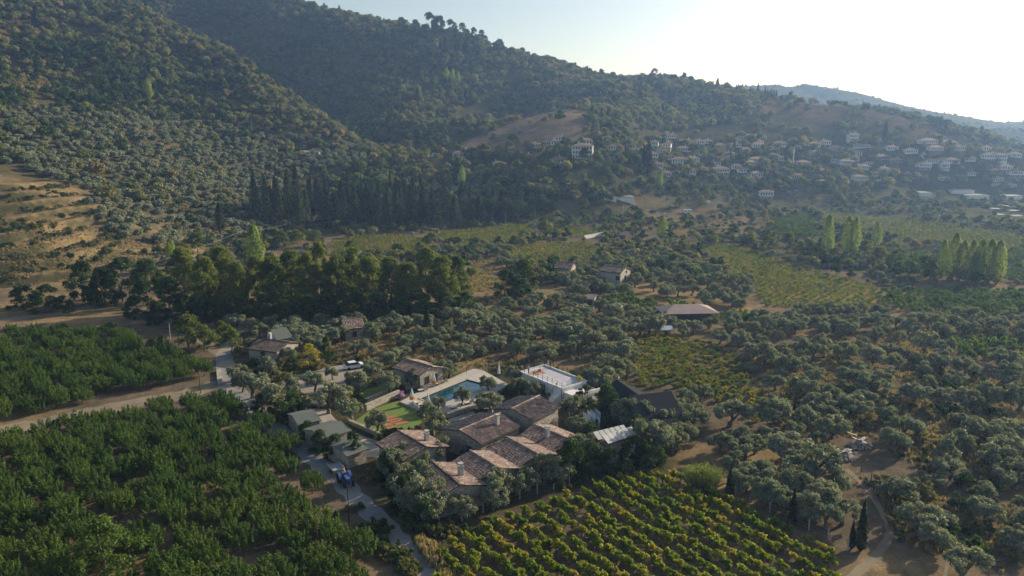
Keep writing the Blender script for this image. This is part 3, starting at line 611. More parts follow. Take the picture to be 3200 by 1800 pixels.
POOL = [level(x, y, DECKZ) for x, y in ((1309, 1246), (1459, 1185), (1537, 1206), (1368, 1268))]
EXC.append([tuple(p) for p in dk])
m = MB(); n = len(dk); N4 = 4   # deck with the pool left open: a ring of quads split at the pool corners
bm = bmesh.new(); ov = [bm.verts.new((p.x, p.y, DECKZ)) for p in dk]; iv = [bm.verts.new((p.x, p.y, DECKZ)) for p in POOL]
es = [bm.edges.new((ov[i], ov[(i + 1) % n])) for i in range(n)] + [bm.edges.new((iv[i], iv[(i + 1) % 4])) for i in range(4)]
bmesh.ops.triangle_fill(bm, edges=es, use_beauty=True, use_dissolve=False)
for f in bm.faces:
    if f.normal.z < 0: f.normal_flip()
side = [bm.verts.new((p.x, p.y, -0.05)) for p in dk]
for i in range(n): bm.faces.new((ov[i], ov[(i + 1) % n], side[(i + 1) % n], side[i]))
me = bpy.data.meshes.new('pool_deck'); bm.to_mesh(me); bm.free(); me.materials.append(M_deck); o = place('pool_deck', me); o['kind'] = 'structure'
pool = thing('swimming_pool', 'blue swimming pool with stone coping, set in the terrace between olive trees', 'pool', ((POOL[0] + POOL[2]) / 2).to_tuple()); pc = pool.location.copy(); pc.z = DECKZ
pool.location = pc; L_ = [p - pc for p in POOL]
m = MB(); fl = [(p.x, p.y, -1.3) for p in L_]; tp = [(p.x, p.y, 0) for p in L_]; m.add(fl + tp, [(3, 2, 1, 0)] + [(i, 4 + i, 4 + (i + 1) % 4, (i + 1) % 4) for i in range(4)]); m.build('basin', surf('pool_tiles', (0.03, 0.15, 0.20), (0.04, 0.18, 0.24), 6, 0.3), pool)
m = MB().add([(p.x, p.y, -0.13) for p in L_], [(0, 1, 2, 3)]); w_ = m.build('water', M_water, pool)
if w_.data.polygons[0].normal.z < 0: w_.data.flip_normals()
for i in range(4):
    a, b = L_[i], L_[(i + 1) % 4]; d = b - a; MB().box(((a + b) / 2 + Vector((0, 0, 0.03))).to_tuple(), (d.length + 0.3, 0.34, 0.09), math.atan2(d.y, d.x)).build('coping', M_pale if i in (0, 3) else M_conc, pool)

# ---------------------------------------------------------------- buildings of the estate
def tiles(L, slope_len, pitch, sx=0.34, sy=0.40):
    """courses of half-round tiles on one slope: x along the eave, y up the slope from the eave"""
    m = MB(); r = np.random.default_rng(int(L * 100)); nx_ = int(L / sx); ny_ = int(slope_len / sy)
    for j in range(ny_):
        for i in range(nx_):
            x = -L / 2 + (i + 0.5) * L / nx_ + r.normal() * 0.02; y0 = j * sy + r.normal() * 0.025; y1 = y0 + sy * 1.12; k = 0.02 + 0.02 * r.random(); w = sx * 0.47; hh = 0.07 + 0.02 * r.random(); tl = r.normal() * 0.02
            m.add([(x - w, y0, k + 0.03), (x, y0 + tl, k + hh + 0.03), (x + w, y0, k + 0.03), (x - w, y1, k), (x, y1 + tl, k + hh), (x + w, y1, k)], [(0, 1, 4, 3), (1, 2, 5, 4)])
    return m
def gable(name, label, A, B, zr, hw, ze, wall=M_stone, roofm=M_tile, tiled=True, chimney=None, over=0.35, openings=(), cat='house', trim=M_wood, ov_end=0.3):
    """house under a two-pitched roof; A, B the ridge's ends; openings: (side 'l','r','a','b', offset along it, width, height, sill, kind)"""
    a, b = level(*A, zr), level(*B, zr); d = b - a; L = d.length; rz = math.atan2(d.y, d.x); mid = (a + b) / 2
    t = thing(name, label, cat, (mid.x, mid.y, 0), rz); hl = L / 2 - ov_end; w = hw - over; zt = ze + (zr - ze) * over / hw
    m = MB(); m.add([(-hl, -w, -0.2), (hl, -w, -0.2), (hl, w, -0.2), (-hl, w, -0.2), (-hl, -w, zt), (hl, -w, zt), (hl, w, zt), (-hl, w, zt), (-hl, 0, zr - 0.12), (hl, 0, zr - 0.12)],
          [(0, 1, 5, 4), (2, 3, 7, 6), (1, 2, 6, 9, 5), (3, 0, 4, 8, 7), (4, 5, 9, 8), (7, 8, 9, 6)]); m.build('wall', wall, t)
    sl = math.hypot(hw, zr - ze); pit = math.atan2(zr - ze, hw)
    roof = MB()
    for s in (-1, 1):
        n_ = Vector((0, s * math.sin(pit), math.cos(pit))); e = [Vector((-L / 2, s * hw, ze)), Vector((L / 2, s * hw, ze)), Vector((L / 2, 0, zr)), Vector((-L / 2, 0, zr))]
        if s < 0: vv = [p - n_ * 0.1 for p in e] + e
        else: vv = [p - n_ * 0.1 for p in e[::-1]] + e[::-1]
        roof.add(vv, [(3, 2, 1, 0), (4, 5, 6, 7), (0, 1, 5, 4), (1, 2, 6, 5), (2, 3, 7, 6), (3, 0, 4, 7)])
    ro = roof.build('roof', roofm if not tiled else M_wood, t)
    if tiled:
        tm = tiles(L, sl, pit); me_ = tm.mesh('tile_courses', roofm)
        for s in (-1, 1):
            o = place('tile_courses', me_, ro); o.rotation_euler = (pit, 0, 0) if s < 0 else (pit, 0, math.pi); o.location = (0, s * hw, ze); o['kind'] = 'stuff'
        rm = MB()
        for k in range(int(L / 0.42)): x = -L / 2 + (k + 0.5) * 0.42; rm.lathe([(0.13, -0.22), (0.15, 0.22)], 6)
        rm = MB(); nseg = int(L / 0.42)
        for k in range(nseg):
            x = -L / 2 + (k + 0.5) * L / nseg; rm.tube([(x - 0.23, 0, zr + 0.05), (x + 0.23, 0, zr + 0.08)], 0.14, 0.12, 6)
        stuff(rm.build('ridge_tiles', roofm, ro))
    if trim:
        for s in (-1, 1): MB().box((0, s * (hw + 0.02), ze - 0.09), (L, 0.04, 0.14)).build('fascia', trim, ro)
    if chimney:
        cxx, cyy, ch = chimney; z0 = zr - (zr - ze) * abs(cyy) / hw; c = MB().box((cxx, cyy, z0 + ch / 2 - 0.3), (0.55, 0.55, ch)).build('chimney', M_conc, ro)
        MB().box((cxx, cyy, z0 + ch - 0.26), (0.68, 0.68, 0.07)).box((cxx - 0.22, cyy, z0 + ch - 0.1), (0.08, 0.5, 0.3)).box((cxx + 0.22, cyy, z0 + ch - 0.1), (0.08, 0.5, 0.3)).box((cxx, cyy, z0 + ch + 0.08), (0.66, 0.66, 0.07)).build('chimney_cap', M_conc, c)
    for sd, off, ww, hh, sill, kd in openings:
        if sd in 'lr':
            s = -1 if sd == 'l' else 1; c = (off, s * (w + 0.015), sill + hh / 2); dm = (ww, 0.07, hh)
        else:
            s = -1 if sd == 'a' else 1; c = (s * (hl + 0.015), off, sill + hh / 2); dm = (0.07, ww, hh)
        o = MB().box(c, dm).build(kd, M_wood if kd == 'door' else M_glass, t)
        fr = MB(); k = 0.09
        if sd in 'lr':
            for sx_ in (-1, 1): fr.box((c[0] + sx_ * ww / 2, c[1] + s * 0.025, c[2]), (k, 0.1, hh + k))
            fr.box((c[0], c[1] + s * 0.02, c[2] + hh / 2), (ww, 0.1, k)); 
            if kd == 'window': fr.box((c[0], c[1] + s * 0.03, c[2] - hh / 2), (ww + 0.3, 0.14, k))
        else:
            for sy_ in (-1, 1): fr.box((c[0] + s * 0.025, c[1] + sy_ * ww / 2, c[2]), (0.1, k, hh + k))
            fr.box((c[0] + s * 0.02, c[1], c[2] + hh / 2), (0.1, ww, k))
            if kd == 'window': fr.box((c[0] + s * 0.03, c[1], c[2] - hh / 2), (0.14, ww + 0.3, k))
        fr.build('frame', M_wood, o)
    fp = [(-L / 2 - 0.6, -hw - 0.6), (L / 2 + 0.6, -hw - 0.6), (L / 2 + 0.6, hw + 0.6), (-L / 2 - 0.6, hw + 0.6)]; ca, sa = math.cos(rz), math.sin(rz)
    EXC.append([(mid.x + x * ca - y * sa, mid.y + x * sa + y * ca) for x, y in fp]); return t
win = lambda s, o: (s, o, 0.9, 1.2, 1.0, 'window')
gable('stone_bungalow', 'stone bungalow nearest the front vineyard, its lit tiles carrying a white chimney', (1353, 1444), (1439, 1516), 3.8, 3.8, 2.8, chimney=(0.9, 1.6, 1.7), openings=[('b', 0.6, 0.9, 1.3, 0.9, 'window'), win('l', 0), win('r', -1.5)])
gable('stone_bungalow', 'stone bungalow second from the front, small olives pressing against its roof', (1468, 1408), (1559, 1464), 3.8, 3.55, 2.8, openings=[win('b', 0), win('l', -1), win('r', 1)])
gable('stone_bungalow', 'stone bungalow in the middle of the tiled row, orange lit slope without chimney', (1581, 1365), (1684, 1421), 3.8, 3.55, 2.8, openings=[win('b', 0), win('l', 1)])
gable('stone_bungalow', 'stone bungalow at the row end beside the laundry, white chimney on its shaded slope', (1668, 1327), (1784, 1375), 3.8, 3.55, 2.8, chimney=(0.3, -1.2, 1.6), openings=[win('b', 0), win('l', 1)])
gable('stone_bungalow', 'stone bungalow between the lawn and the front olives, dark shaded tile slope', (1244, 1345), (1333, 1397), 3.8, 3.8, 2.8, chimney=(1.2, 1.7, 1.5), openings=[('a', 0.5, 0.9, 1.9, 0, 'door'), win('l', -1), win('b', 0)])
gable('stone_house', 'wide stone house with red tiles and grey chimney just below the pool', (1564, 1291), (1436, 1345), 4.1, 4.3, 3.1, chimney=(-1.6, 1.9, 1.5), openings=[win('r', 0), win('r', 2.2), ('a', 0.4, 0.9, 1.2, 1, 'window'), ('b', 1.6, 0.95, 2.0, 0, 'door')])
gable('stone_house', 'stone house with tall brown door in its gable, below the white terrace', (1686, 1236), (1598, 1278), 4.7, 4.2, 3.7, openings=[('b', -1.7, 1.0, 2.2, 0.1, 'door'), ('b', 0.4, 0.45, 0.5, 2.2, 'window'), win('l', 0), win('r', 1)])
gable('stone_pool_house', 'stone house with dark windows behind the poolside umbrella', (1266, 1121), (1352, 1146), 3.9, 3.3, 2.9, openings=[('r', 2.0, 0.8, 1.4, 0.8, 'window'), ('b', -1.2, 0.8, 1.3, 0.9, 'window'), ('b', 1.0, 0.8, 1.3, 0.9, 'window'), ('l', 0, 0.9, 1.2, 0.9, 'window')])
gable('green_roofed_cabin', 'cabin with grey-green felt roof farthest up the lane', (912, 1298), (984, 1283), 2.8, 3.0, 2.15, M_stone, M_green, False, openings=[('r', -1.0, 0.9, 1.2, 0.7, 'window'), ('r', 1.2, 0.9, 1.9, 0, 'door')], ov_end=0.2)
gable('green_roofed_cabin', 'middle and largest of the three felt-roofed cabins beside the lane', (976, 1345), (1066, 1316), 2.8, 2.9, 2.15, M_stone, M_green, False, openings=[('r', -1.5, 0.9, 1.2, 0.7, 'window'), ('b', 0, 0.9, 1.9, 0, 'door')], ov_end=0.2)
gable('green_roofed_cabin', 'cabin with grey-green felt roof nearest the tractor', (1048, 1394), (1116, 1371), 2.8, 2.9, 2.15, M_stone, M_green, False, openings=[('r', 0, 0.9, 1.2, 0.7, 'window'), ('b', 0, 0.9, 1.9, 0, 'door')], ov_end=0.2)
gable('dark_roofed_lodge', 'lodge with narrow charcoal roof behind the white terrace', (1928, 1186), (1993, 1232), 5.0, 3.4, 3.2, M_stone, M_dark, False, openings=[('b', 0, 0.9, 1.2, 1, 'window')])
gable('dark_roofed_lodge', 'lodge with broad charcoal roof turned to the camera', (1966, 1236), (2098, 1222), 5.4, 4.4, 2.8, M_stone, M_dark, False, openings=[('b', 0, 0.9, 1.2, 1, 'window'), ('l', 2.5, 0.9, 1.9, 0, 'door'), ('l', 0, 0.9, 1.2, 0.9, 'window')])
gable('stone_farmhouse', 'old farmhouse with dark tiles at the bend of the lane', (812, 1058), (905, 1070), 3.7, 4.2, 2.6, M_stone, tilemat('dark_tiles', (0.09, 0.075, 0.065), (0.14, 0.11, 0.09), (0.2, 0.15, 0.12)), chimney=(-1.5, 0.4, 1.5), openings=[win('l', 0), win('b', 0)])
gable('green_roofed_barn', 'barn with grey-green roof behind the old farmhouse', (845, 1030), (895, 1022), 5.2, 3.5, 3.6, M_plaster, M_green, False, openings=[win('l', 0)])
gable('tiled_house', 'house with reddish tiles under the plane trees behind the olive grove', (1066, 998), (1130, 992), 4.6, 3.6, 3.0, openings=[win('l', 0)])
g = level(2156, 1012); t = thing('pink_roofed_hall', 'large hall with pinkish low hipped roof among the olives above the vineyard', 'hall', g + Vector((0, 4.5, 0)), 0.08); W_, D_ = 14.5, 9.0; MB().box((0, 0, 1.2), (W_ - 1.4, D_ - 1.4, 2.6)).build('wall', M_wood, t)
x, y = W_ / 2, D_ / 2; MB().add([(-x, -y, 2.5), (x, -y, 2.5), (x, y, 2.5), (-x, y, 2.5), (-x, -y, 2.62), (x, -y, 2.62), (x, y, 2.62), (-x, y, 2.62), (-3.2, 0, 4.1), (3.2, 0, 4.1)], [(3, 2, 1, 0), (0, 1, 5, 4), (1, 2, 6, 5), (2, 3, 7, 6), (3, 0, 4, 7), (4, 5, 9, 8), (5, 6, 9), (6, 7, 8, 9), (7, 4, 8)]).build('roof', M_pink, t)
for k in range(3): MB().box((-4 + k * 2.2, -D_ / 2 + 0.66, 1.7), (1.2, 0.08, 1.0)).build('window', M_glass, t)
EXC.append([(g.x + dx, g.y + dy) for dx, dy in ((-8, -1), (8, -1), (8, 10), (-8, 10))])
gable('arched_house', 'pale house with tiled roof and dark arch in the middle grove', (1890, 827), (1958, 834), 6.6, 4.0, 5.2, surf('pale_stone', (0.42, 0.39, 0.34), (0.33, 0.30, 0.26), 1.5), tiled=True, openings=[('l', -3.2, 2.2, 2.6, 0, 'window'), ('l', 2.5, 1.2, 1.2, 2.9, 'window'), ('b', 0, 1.0, 1.2, 2.6, 'window'), ('b', 0.6, 0.7, 0.7, 4.6, 'window')])
gable('tiled_house', 'low house with pink-brown roof left of the arched house', (1740, 817), (1795, 820), 5.0, 4.0, 3.4, M_stone, openings=[win('l', 0), win('l', 2)])
gable('vineyard_hut', 'small hut with pale roof among the trees above the pool', (1836, 918), (1864, 920), 3.6, 2.6, 2.7, M_stone, M_pink, False, openings=[win('l', 0)])
gable('vineyard_hut', 'low hut with grey roof beside the green hedge rows', (1920, 945), (1945, 947), 3.4, 2.4, 2.6, M_stone, M_vslate, False, openings=[win('l', 0)])
gable('garden_kiosk', 'open kiosk with tiled roof at the end of the white fence', (1948, 722), (1970, 724), 4.4, 4.0, 3.0, M_wood, M_vtile, False, openings=[('l', 0, 2.0, 1.4, 0.6, 'window')])

# white terrace building
TZ = 2.8
cl, cf, cn = level(1625, 1164, TZ), level(1701, 1143, TZ), level(1756, 1217, TZ); cr = cf + (cn - cl) * 1.0
tb = thing('terrace_building', 'white flat-roofed building with iron-railed sun terrace beside the pool', 'building', (cl.x, cl.y, 0)); O = Vector((cl.x, cl.y, 0))
q = [p - O for p in (cl, cf, cr, cn)]; MB().prism([(p.x, p.y) for p in q], -0.2, TZ - 0.02).build('wall', M_plaster, tb)
c0 = sum((Vector((p.x, p.y, 0)) for p in q), Vector()) / 4
MB().prism([(c0.x + (p.x - c0.x) * 0.94, c0.y + (p.y - c0.y) * 0.94) for p in q], TZ - 0.1, TZ + 0.02).build('terrace_floor', surf('terrace_screed', (0.52, 0.51, 0.51), (0.45, 0.44, 0.45), 0.6, 0.85, detail=8), tb)
par = MB()
for i in range(4):
    a, b = q[i], q[(i + 1) % 4]; d = b - a; mdp = (a + b) / 2; par.box((mdp.x, mdp.y, TZ + 0.13), (d.length + 0.2, 0.22, 0.32), math.atan2(d.y, d.x))
par.build('parapet', M_plaster, tb)
EXC.append([tuple(p + O) for p in q])
u_ = (q[3] - q[0]).normalized(); v_ = (q[1] - q[0]).normalized()
ex = [q[3] + v_ * 0.5, q[3] + u_ * 3.6 + v_ * 0.5, q[2] + u_ * 3.6, q[2]]; MB().prism([(p.x, p.y) for p in ex], -0.2, 2.2).build('annex_wall', M_plaster, tb); EXC.append([tuple(p + O) for p in ex])
fw = MB(); a, b = ex[1], ex[2]; d = b - a; mdp = (a + b) / 2; fw.box((mdp.x, mdp.y, 2.4), (d.length, 0.2, 0.6), math.atan2(d.y, d.x)).build('annex_parapet', M_plaster, tb)
wd = MB().box((mdp + u_ * 0.11).to_tuple()[:2] + (1.2,), (1.1, 0.08, 0.9), math.atan2(d.y, d.x)).build('window', M_glass, tb)
dp = q[0].lerp(q[3], 0.55); MB().box((dp.x, dp.y, 1.2), (1.6, 0.24, 2.2), math.atan2(u_.y, u_.x)).build('archway', M_wood, tb)
def railing(name, label, pts, z, step=1.35, hgt=0.95):
    t = thing(name, label, 'railing', pts[0].to_tuple()); o = pts[0]; po = MB(); ra = MB()
    for a, b in zip(pts[:-1], pts[1:]):
        a_ = a - o; b_ = b - o; n_ = max(1, round((b_ - a_).length / step))
        for k in range(n_ + 1):
            p = a_.lerp(b_, k / n_); MB().tube([(p.x, p.y, p.z), (p.x, p.y, p.z + hgt + 0.08)], 0.04, 0.04, 5).build('post', M_metal, t)
        for hh in (0.35, 0.65, hgt): MB().tube([(a_.x, a_.y, a_.z + hh), (b_.x, b_.y, b_.z + hh)], 0.022, 0.022, 4).build('rail', M_metal, t)
    return t
zz = Vector((0, 0, TZ + 0.29)); QO = [p - Vector((0, 0, TZ)) + O + zz for p in q]
railing('terrace_railing', 'black iron railing along the pool side of the white terrace', [QO[0], QO[3]], TZ)
railing('terrace_railing', 'black iron railing along the far sides of the white terrace', [QO[0], QO[1], QO[2]], TZ)
st = thing('outside_stairs', 'white outside stairs with black railing going down from the terrace', 'stairs', (q[3] + O).to_tuple()); st.location.z = 0
for k in range(12):
    p = q[3] - q[3] - v_ * (0.3 + k * 0.34) - u_ * 0.6; MB().box((p.x, p.y, (TZ - 0.3 * k) / 2), (1.1, 0.34, TZ - 0.3 * k), math.atan2(u_.y, u_.x)).build('step', M_plaster, st)
for k in range(0, 12, 3):
    p = -v_ * (0.3 + k * 0.34) - u_ * 1.1; z0 = TZ - 0.3 * k; MB().tube([(p.x, p.y, z0 - 0.05), (p.x, p.y, z0 + 0.95)], 0.035, 0.035, 5).build('post', M_metal, st)
p0 = -v_ * 0.3 - u_ * 1.1; p1 = -v_ * (0.3 + 9 * 0.34) - u_ * 1.1; MB().tube([(p0.x, p0.y, TZ + 0.95), (p1.x, p1.y, TZ - 2.7 + 0.95)], 0.03, 0.03, 5).build('handrail', M_metal, st)
# shed with solar collectors
sa_, sb_ = level(1905, 1362, 3.6), level(1968, 1375, 3.6)
shed = gable('white_shed', 'whitewashed shed with tiled roof and open door at the vineyard corner', (1892, 1358), (1962, 1378), 3.1, 3.0, 2.25, M_plaster, openings=[('b', -1.4, 0.9, 2.0, 0, 'door'), ('l', 0, 0.9, 0.9, 1, 'window')])
for k, (A_, B_, lab) in enumerate((((1860, 1364), (1958, 1340), 'solar collector frame at the back of the white shed roof'), ((1890, 1376), (1985, 1345), 'solar collector frame at the front of the white shed roof'))):
    a, b = level(*A_, 3.9), level(*B_, 3.9); d = b - a; t = thing('solar_collector', lab, 'solar panel', ((a + b) / 2).to_tuple(), math.atan2(d.y, d.x))
    for j in range(6): MB().box(((j - 2.5) * d.length / 6, 0, 0.05), (d.length / 6 - 0.12, 1.5, 0.07), 0, 0.5).build('panel', M_panel, t)
    MB().box((0, -0.55, -0.32), (d.length, 0.06, 0.06)).box((0, 0.55, 0.26), (d.length, 0.06, 0.06)).build('frame', M_metal, t)
    for sx_ in (-1, 1):
        for yy, zz_ in ((-0.55, -0.32), (0.55, 0.26)): MB().tube([(sx_ * d.length * 0.42, yy, zz_), (sx_ * d.length * 0.42, yy, -1.6)], 0.04, 0.04, 5).build('leg', M_metal, t)
# garden walls
def stonewall(name, label, a, b, h, w=0.45, k=True, mat=M_stone, cap=True):
    a, b = level(*a), level(*b); d = b - a; t = thing(name, label, 'wall', ((a + b) / 2).to_tuple(), math.atan2(d.y, d.x))
    MB().box((0, 0, h / 2 - 0.1), (d.length, w, h + 0.2)).build('masonry', mat, t)
    if cap: MB().box((0, 0, h + 0.05), (d.length + 0.1, w + 0.12, 0.1)).build('coping', M_stone, t)
    n_ = Vector((-d.y, d.x, 0)).normalized() * 0.9; EXC.append([(a + n_).to_tuple(), (b + n_).to_tuple(), (b - n_).to_tuple(), (a - n_).to_tuple()])
stonewall('garden_wall', 'tall stone garden wall along the upper edge of the lawn', (1143, 1284), (1247, 1238), 1.1)
stonewall('garden_wall', 'low pale stone kerb wall behind the planting bed above the lawn', (1143, 1256), (1215, 1226), 0.5)
stonewall('garden_wall', 'low stone wall between the lawn and the cabin yard', (1078, 1318), (1200, 1370), 0.6)
stonewall('garden_wall', 'low stone wall below the pool deck, beside the big trunk', (1400, 1306), (1490, 1278), 0.7)
stonewall('garden_wall', 'low stone border by the steps below the pool house', (1268, 1218), (1320, 1206), 0.6)
stonewall('roadside_wall', 'crumbling dry stone bank at the bend of the lane', (684, 1160), (688, 1205), 0.5, 0.9, True, M_stone, False)
sheet('courtyard', [level(x, y) for x, y in ((1400, 1310), (1490, 1282), (1560, 1265), (1600, 1290), (1540, 1330), (1420, 1345))], 0.008, M_pave, False)

# ---------------------------------------------------------------- trees set out one by one
def ordered(kind, name, cat, base, group, items, href, grow_exc=True, suffix='%s from the left'):
    """items: (px, py, height m, width m or None); labels count them from the left of the photograph"""
    items = sorted(items, key=lambda t: t[0])
    for k, it in enumerate(items):
        g = ground(it[0], it[1])
        if g is None: continue
        h = it[2] * (1.12 if kind == 'plane' else 1); h *= 1.15 if kind == 'conifer' else 1; w = it[3] if len(it) > 3 and it[3] else h * href[1] / href[0]
        lab = base + (', ' + suffix % ORD[k] if len(items) > 1 and len(items) <= 30 else '')
        t = tree(kind, name, lab, cat, g, (w / href[1], w / href[1] * random.uniform(0.92, 1.08), h / href[0]), group)
        TREES.append((g.x, g.y, w * 0.42))
TREES = []
OLV = (4.6, 5.4)
ordered('olive', 'olive_tree', 'olive tree', 'olive tree along the lane side of the gravel yard', 'olives by the gravel yard', [(790, 1245, 6.0, 6.8), (872, 1275, 6.0, 6.4), (955, 1286, 3.6, 3.2), (1027, 1292, 6.3, 6.6), (1040, 1187, 3.4, 3.0), (1122, 1232, 5.2, 5.4), (1159, 1183, 4.6, 5.0), (838, 1180, 4.6, 4.6), (760, 1225, 4.6, 4.4), (905, 1240, 4.6, 4.6), (985, 1225, 4.4, 4.4), (745, 1190, 4.2, 4.2), (1075, 1255, 4.0, 4.0), (870, 1118, 4.2, 4.6), (930, 1105, 4.4, 4.8), (800, 1100, 3.8, 4.0), (850, 1128, 3.6, 4.0), (905, 1130, 3.8, 4.2)], OLV)
ordered('olive', 'olive_tree', 'olive tree', 'olive tree growing beside the lawn', 'olives round the lawn', [(1100, 1314, 4.9, 5.2), (1180, 1358, 4.4, 4.2), (1218, 1228, 4.9, 5.0), (1288, 1212, 4.2, 4.0), (1250, 1180, 4.6, 4.6), (1228, 1150, 4.6, 4.8), (1405, 1180, 4.2, 4.4)], OLV)
ordered('olive', 'olive_tree', 'olive tree', 'olive tree growing at the pool side', 'olives round the pool', [(1378, 1186, 4.9, 4.8), (1369, 1286, 3.4, 3.0), (1443, 1271, 4.4, 3.8), (1527, 1225, 4.0, 3.6), (1604, 1204, 4.4, 4.4), (1624, 1238, 4.4, 4.2), (1662, 1248, 3.8, 3.8), (1532, 1287, 4.4, 5.6), (1352, 1358, 5.6, 6.4)], OLV)
ordered('olive', 'olive_tree', 'olive tree', 'olive tree between the tiled bungalows and the wire fence', 'olives among the bungalows', [(1378, 1448, 4.6, 4.6), (1470, 1420, 3.8, 3.4), (1510, 1418, 4.0, 4.0), (1271, 1470, 4.8, 4.6), (1293, 1588, 6.0, 6.0), (1375, 1608, 5.6, 5.0), (1565, 1562, 5.0, 4.6), (1500, 1512, 3.2, 2.8), (1606, 1466, 4.2, 3.4), (1690, 1392, 3.4, 2.0), (1700, 1514, 5.0, 4.4), (1425, 1590, 4.2, 3.6), (1258, 1548, 5.2, 4.4), (1620, 1545, 4.0, 3.6), (1330, 1555, 5.4, 5.0), (1312, 1622, 5.0, 4.8), (1345, 1632, 4.8, 4.6), (1230, 1500, 5.0, 4.8), (1310, 1500, 4.6, 4.2), (1740, 1512, 4.6, 4.4), (1655, 1535, 4.2, 3.8), (1540, 1595, 4.2, 4.0), (1445, 1625, 3.8, 3.6)], OLV)
ordered('olive', 'olive_tree', 'olive tree', 'olive tree near the laundry lines and charcoal roofs', 'olives near the laundry', [(1700, 1337, 4.4, 4.4), (1775, 1304, 4.8, 4.2), (1803, 1360, 4.0, 3.6), (1954, 1338, 5.6, 6.2), (2055, 1350, 5.6, 6.6), (2150, 1292, 4.6, 5.2), (2190, 1262, 4.4, 5.0), (2128, 1318, 4.8, 5.4), (2165, 1345, 4.8, 5.2), (2034, 1432, 7.2, 7.4), (1815, 1438, 4.6, 4.8), (1883, 1233, 6.0, 6.4), (1958, 1186, 4.8, 4.6), (1765, 1448, 4.4, 4.0), (2100, 1420, 5.4, 6.0), (1840, 1222, 5, 5)], OLV)
ordered('olive', 'olive_tree', 'olive tree', 'olive tree directly behind the fence right of the vineyard', 'olives behind the right fence', [(2330, 1545, 4.0, 4.4), (2400, 1580, 4.2, 4.6), (2452, 1600, 3.8, 4.2), (2520, 1628, 4.2, 4.6), (2580, 1655, 4.2, 4.4), (2630, 1640, 4.4, 4.8), (2300, 1500, 4.4, 4.8), (2385, 1520, 4.4, 4.8), (2480, 1560, 4.4, 4.8), (2560, 1590, 4.4, 4.8)], OLV)
ordered('olive', 'olive_tree', 'olive tree', 'olive tree screening the pink-roofed hall', 'olives before the hall', [(2105, 1030, 4.0, 5.0), (2165, 1042, 4.2, 5.2), (2215, 1028, 4.0, 5.0), (2135, 1050, 3.8, 4.6), (2070, 1012, 3.6, 4.4)], OLV)
ordered('dark', 'leafy_tree', 'tree', 'dark green leafy tree among the estate olives', 'leafy trees of the estate', [(914, 1302, 4.6, 4.6), (1215, 1500, 4.6, 4.6), (1786, 1496, 6.0, 5.2), (1897, 1308, 6.2, 5.8), (1105, 1440, 4.4, 3.8), (1262, 1592, 4.6, 4.6), (1990, 1395, 5.0, 5.0), (1000, 1412, 3.4, 3.6), (1045, 1430, 3.6, 3.8), (960, 1372, 3.0, 3.2), (880, 1318, 3.6, 4.0), (1325, 1652, 3.6, 4.2), (820, 1290, 3.6, 4.0), (1850, 1480, 4.6, 4.8), (1905, 1476, 3.6, 4.2), (1975, 1452, 4.4, 4.8), (2035, 1470, 4.0, 5.0), (1845, 1398, 4.0, 4.0), (1930, 1330, 4.6, 4.6), (1828, 1275, 4.2, 4.2), (1085, 1372, 2.6, 2.8)], (8, 8))
tree('yellow', 'yellow_tree', 'bright yellow-green tree beside the gravel yard', 'tree', ground(968, 1152), 1.15)
tree('dark', 'thuja_tree', 'small dark conical tree beside the bright yellow tree', 'tree', ground(1022, 1135), (0.42, 0.42, 0.72))
ordered('broad', 'leafy_tree', 'tree', 'light green leafy tree at the bend of the lane', 'leafy trees at the lane bend', [(725, 1110, 6.0, 5.4), (590, 1085, 7.5, 8.0), (640, 1098, 6.0, 6.0), (700, 1075, 5.5, 5.0)], (8, 7))
plant('shrub', 'climbing_shrub', 'yellow-green shrub against the bungalow wall', 'shrub', ground(1665, 1488), (1.4, 1.4, 2.8))
PLN = (14, 11)
ordered('plane', 'plane_tree', 'plane tree', 'tall yellow-green tree in the belt across the middle', 'tall tree belt', [(Kp(x, y)[0], Kp(x, y)[1], h, w) for x, y, h, w in ((470, 775, 15, 10), (520, 792, 14, 9), (568, 770, 15, 10), (600, 798, 13, 9), (650, 775, 13, 10), (690, 795, 14, 10), (735, 770, 14, 10), (775, 790, 15, 8), (810, 770, 16, 7), (850, 785, 14, 10), (890, 775, 15, 11), (935, 795, 14, 11), (985, 780, 13, 10), (1030, 795, 13, 10), (1075, 775, 15, 11), (1115, 790, 14, 10), (1150, 775, 13, 9))], PLN)
ordered('dark', 'leafy_tree', 'tree', 'dense dark green tree beside the farm road', 'dark trees by the farm road', [(Kp(x, y)[0], Kp(x, y)[1], h, w) for x, y, h, w in ((215, 760, 12, 11), (265, 768, 11, 10), (310, 760, 13, 12), (375, 765, 13, 11), (430, 790, 10, 10), (120, 785, 7.5, 10), (60, 775, 6.5, 9), (175, 790, 4, 3.5), (340, 800, 6, 6), (395, 815, 6, 7), (460, 825, 6, 6), (1270, 745, 8, 8), (1310, 760, 7, 7), (560, 815, 6, 6), (720, 812, 6, 6), (500, 808, 7, 8), (610, 812, 7, 8), (665, 808, 7, 8), (770, 806, 7, 8), (830, 806, 7, 8), (880, 804, 7, 9), (950, 806, 7, 9), (1010, 804, 7, 9), (1060, 802, 7, 9), (1120, 800, 7, 9), (1170, 790, 6, 7))], (8, 8))
ordered('plane', 'leafy_tree', 'tree', 'yellowish round tree beside the dry meadow', 'yellowish round trees', [(Kp(1318, 745)[0], Kp(1318, 745)[1], 10, 9)], PLN)
POP = (16, 3.6)
ordered('poplar', 'poplar_tree', 'poplar', 'pale green poplar standing out of the tall tree belt', 'poplars of the tree belt', [(800, 850, 16.5, 5.5), (537, 830, 10, 3.2)], POP)
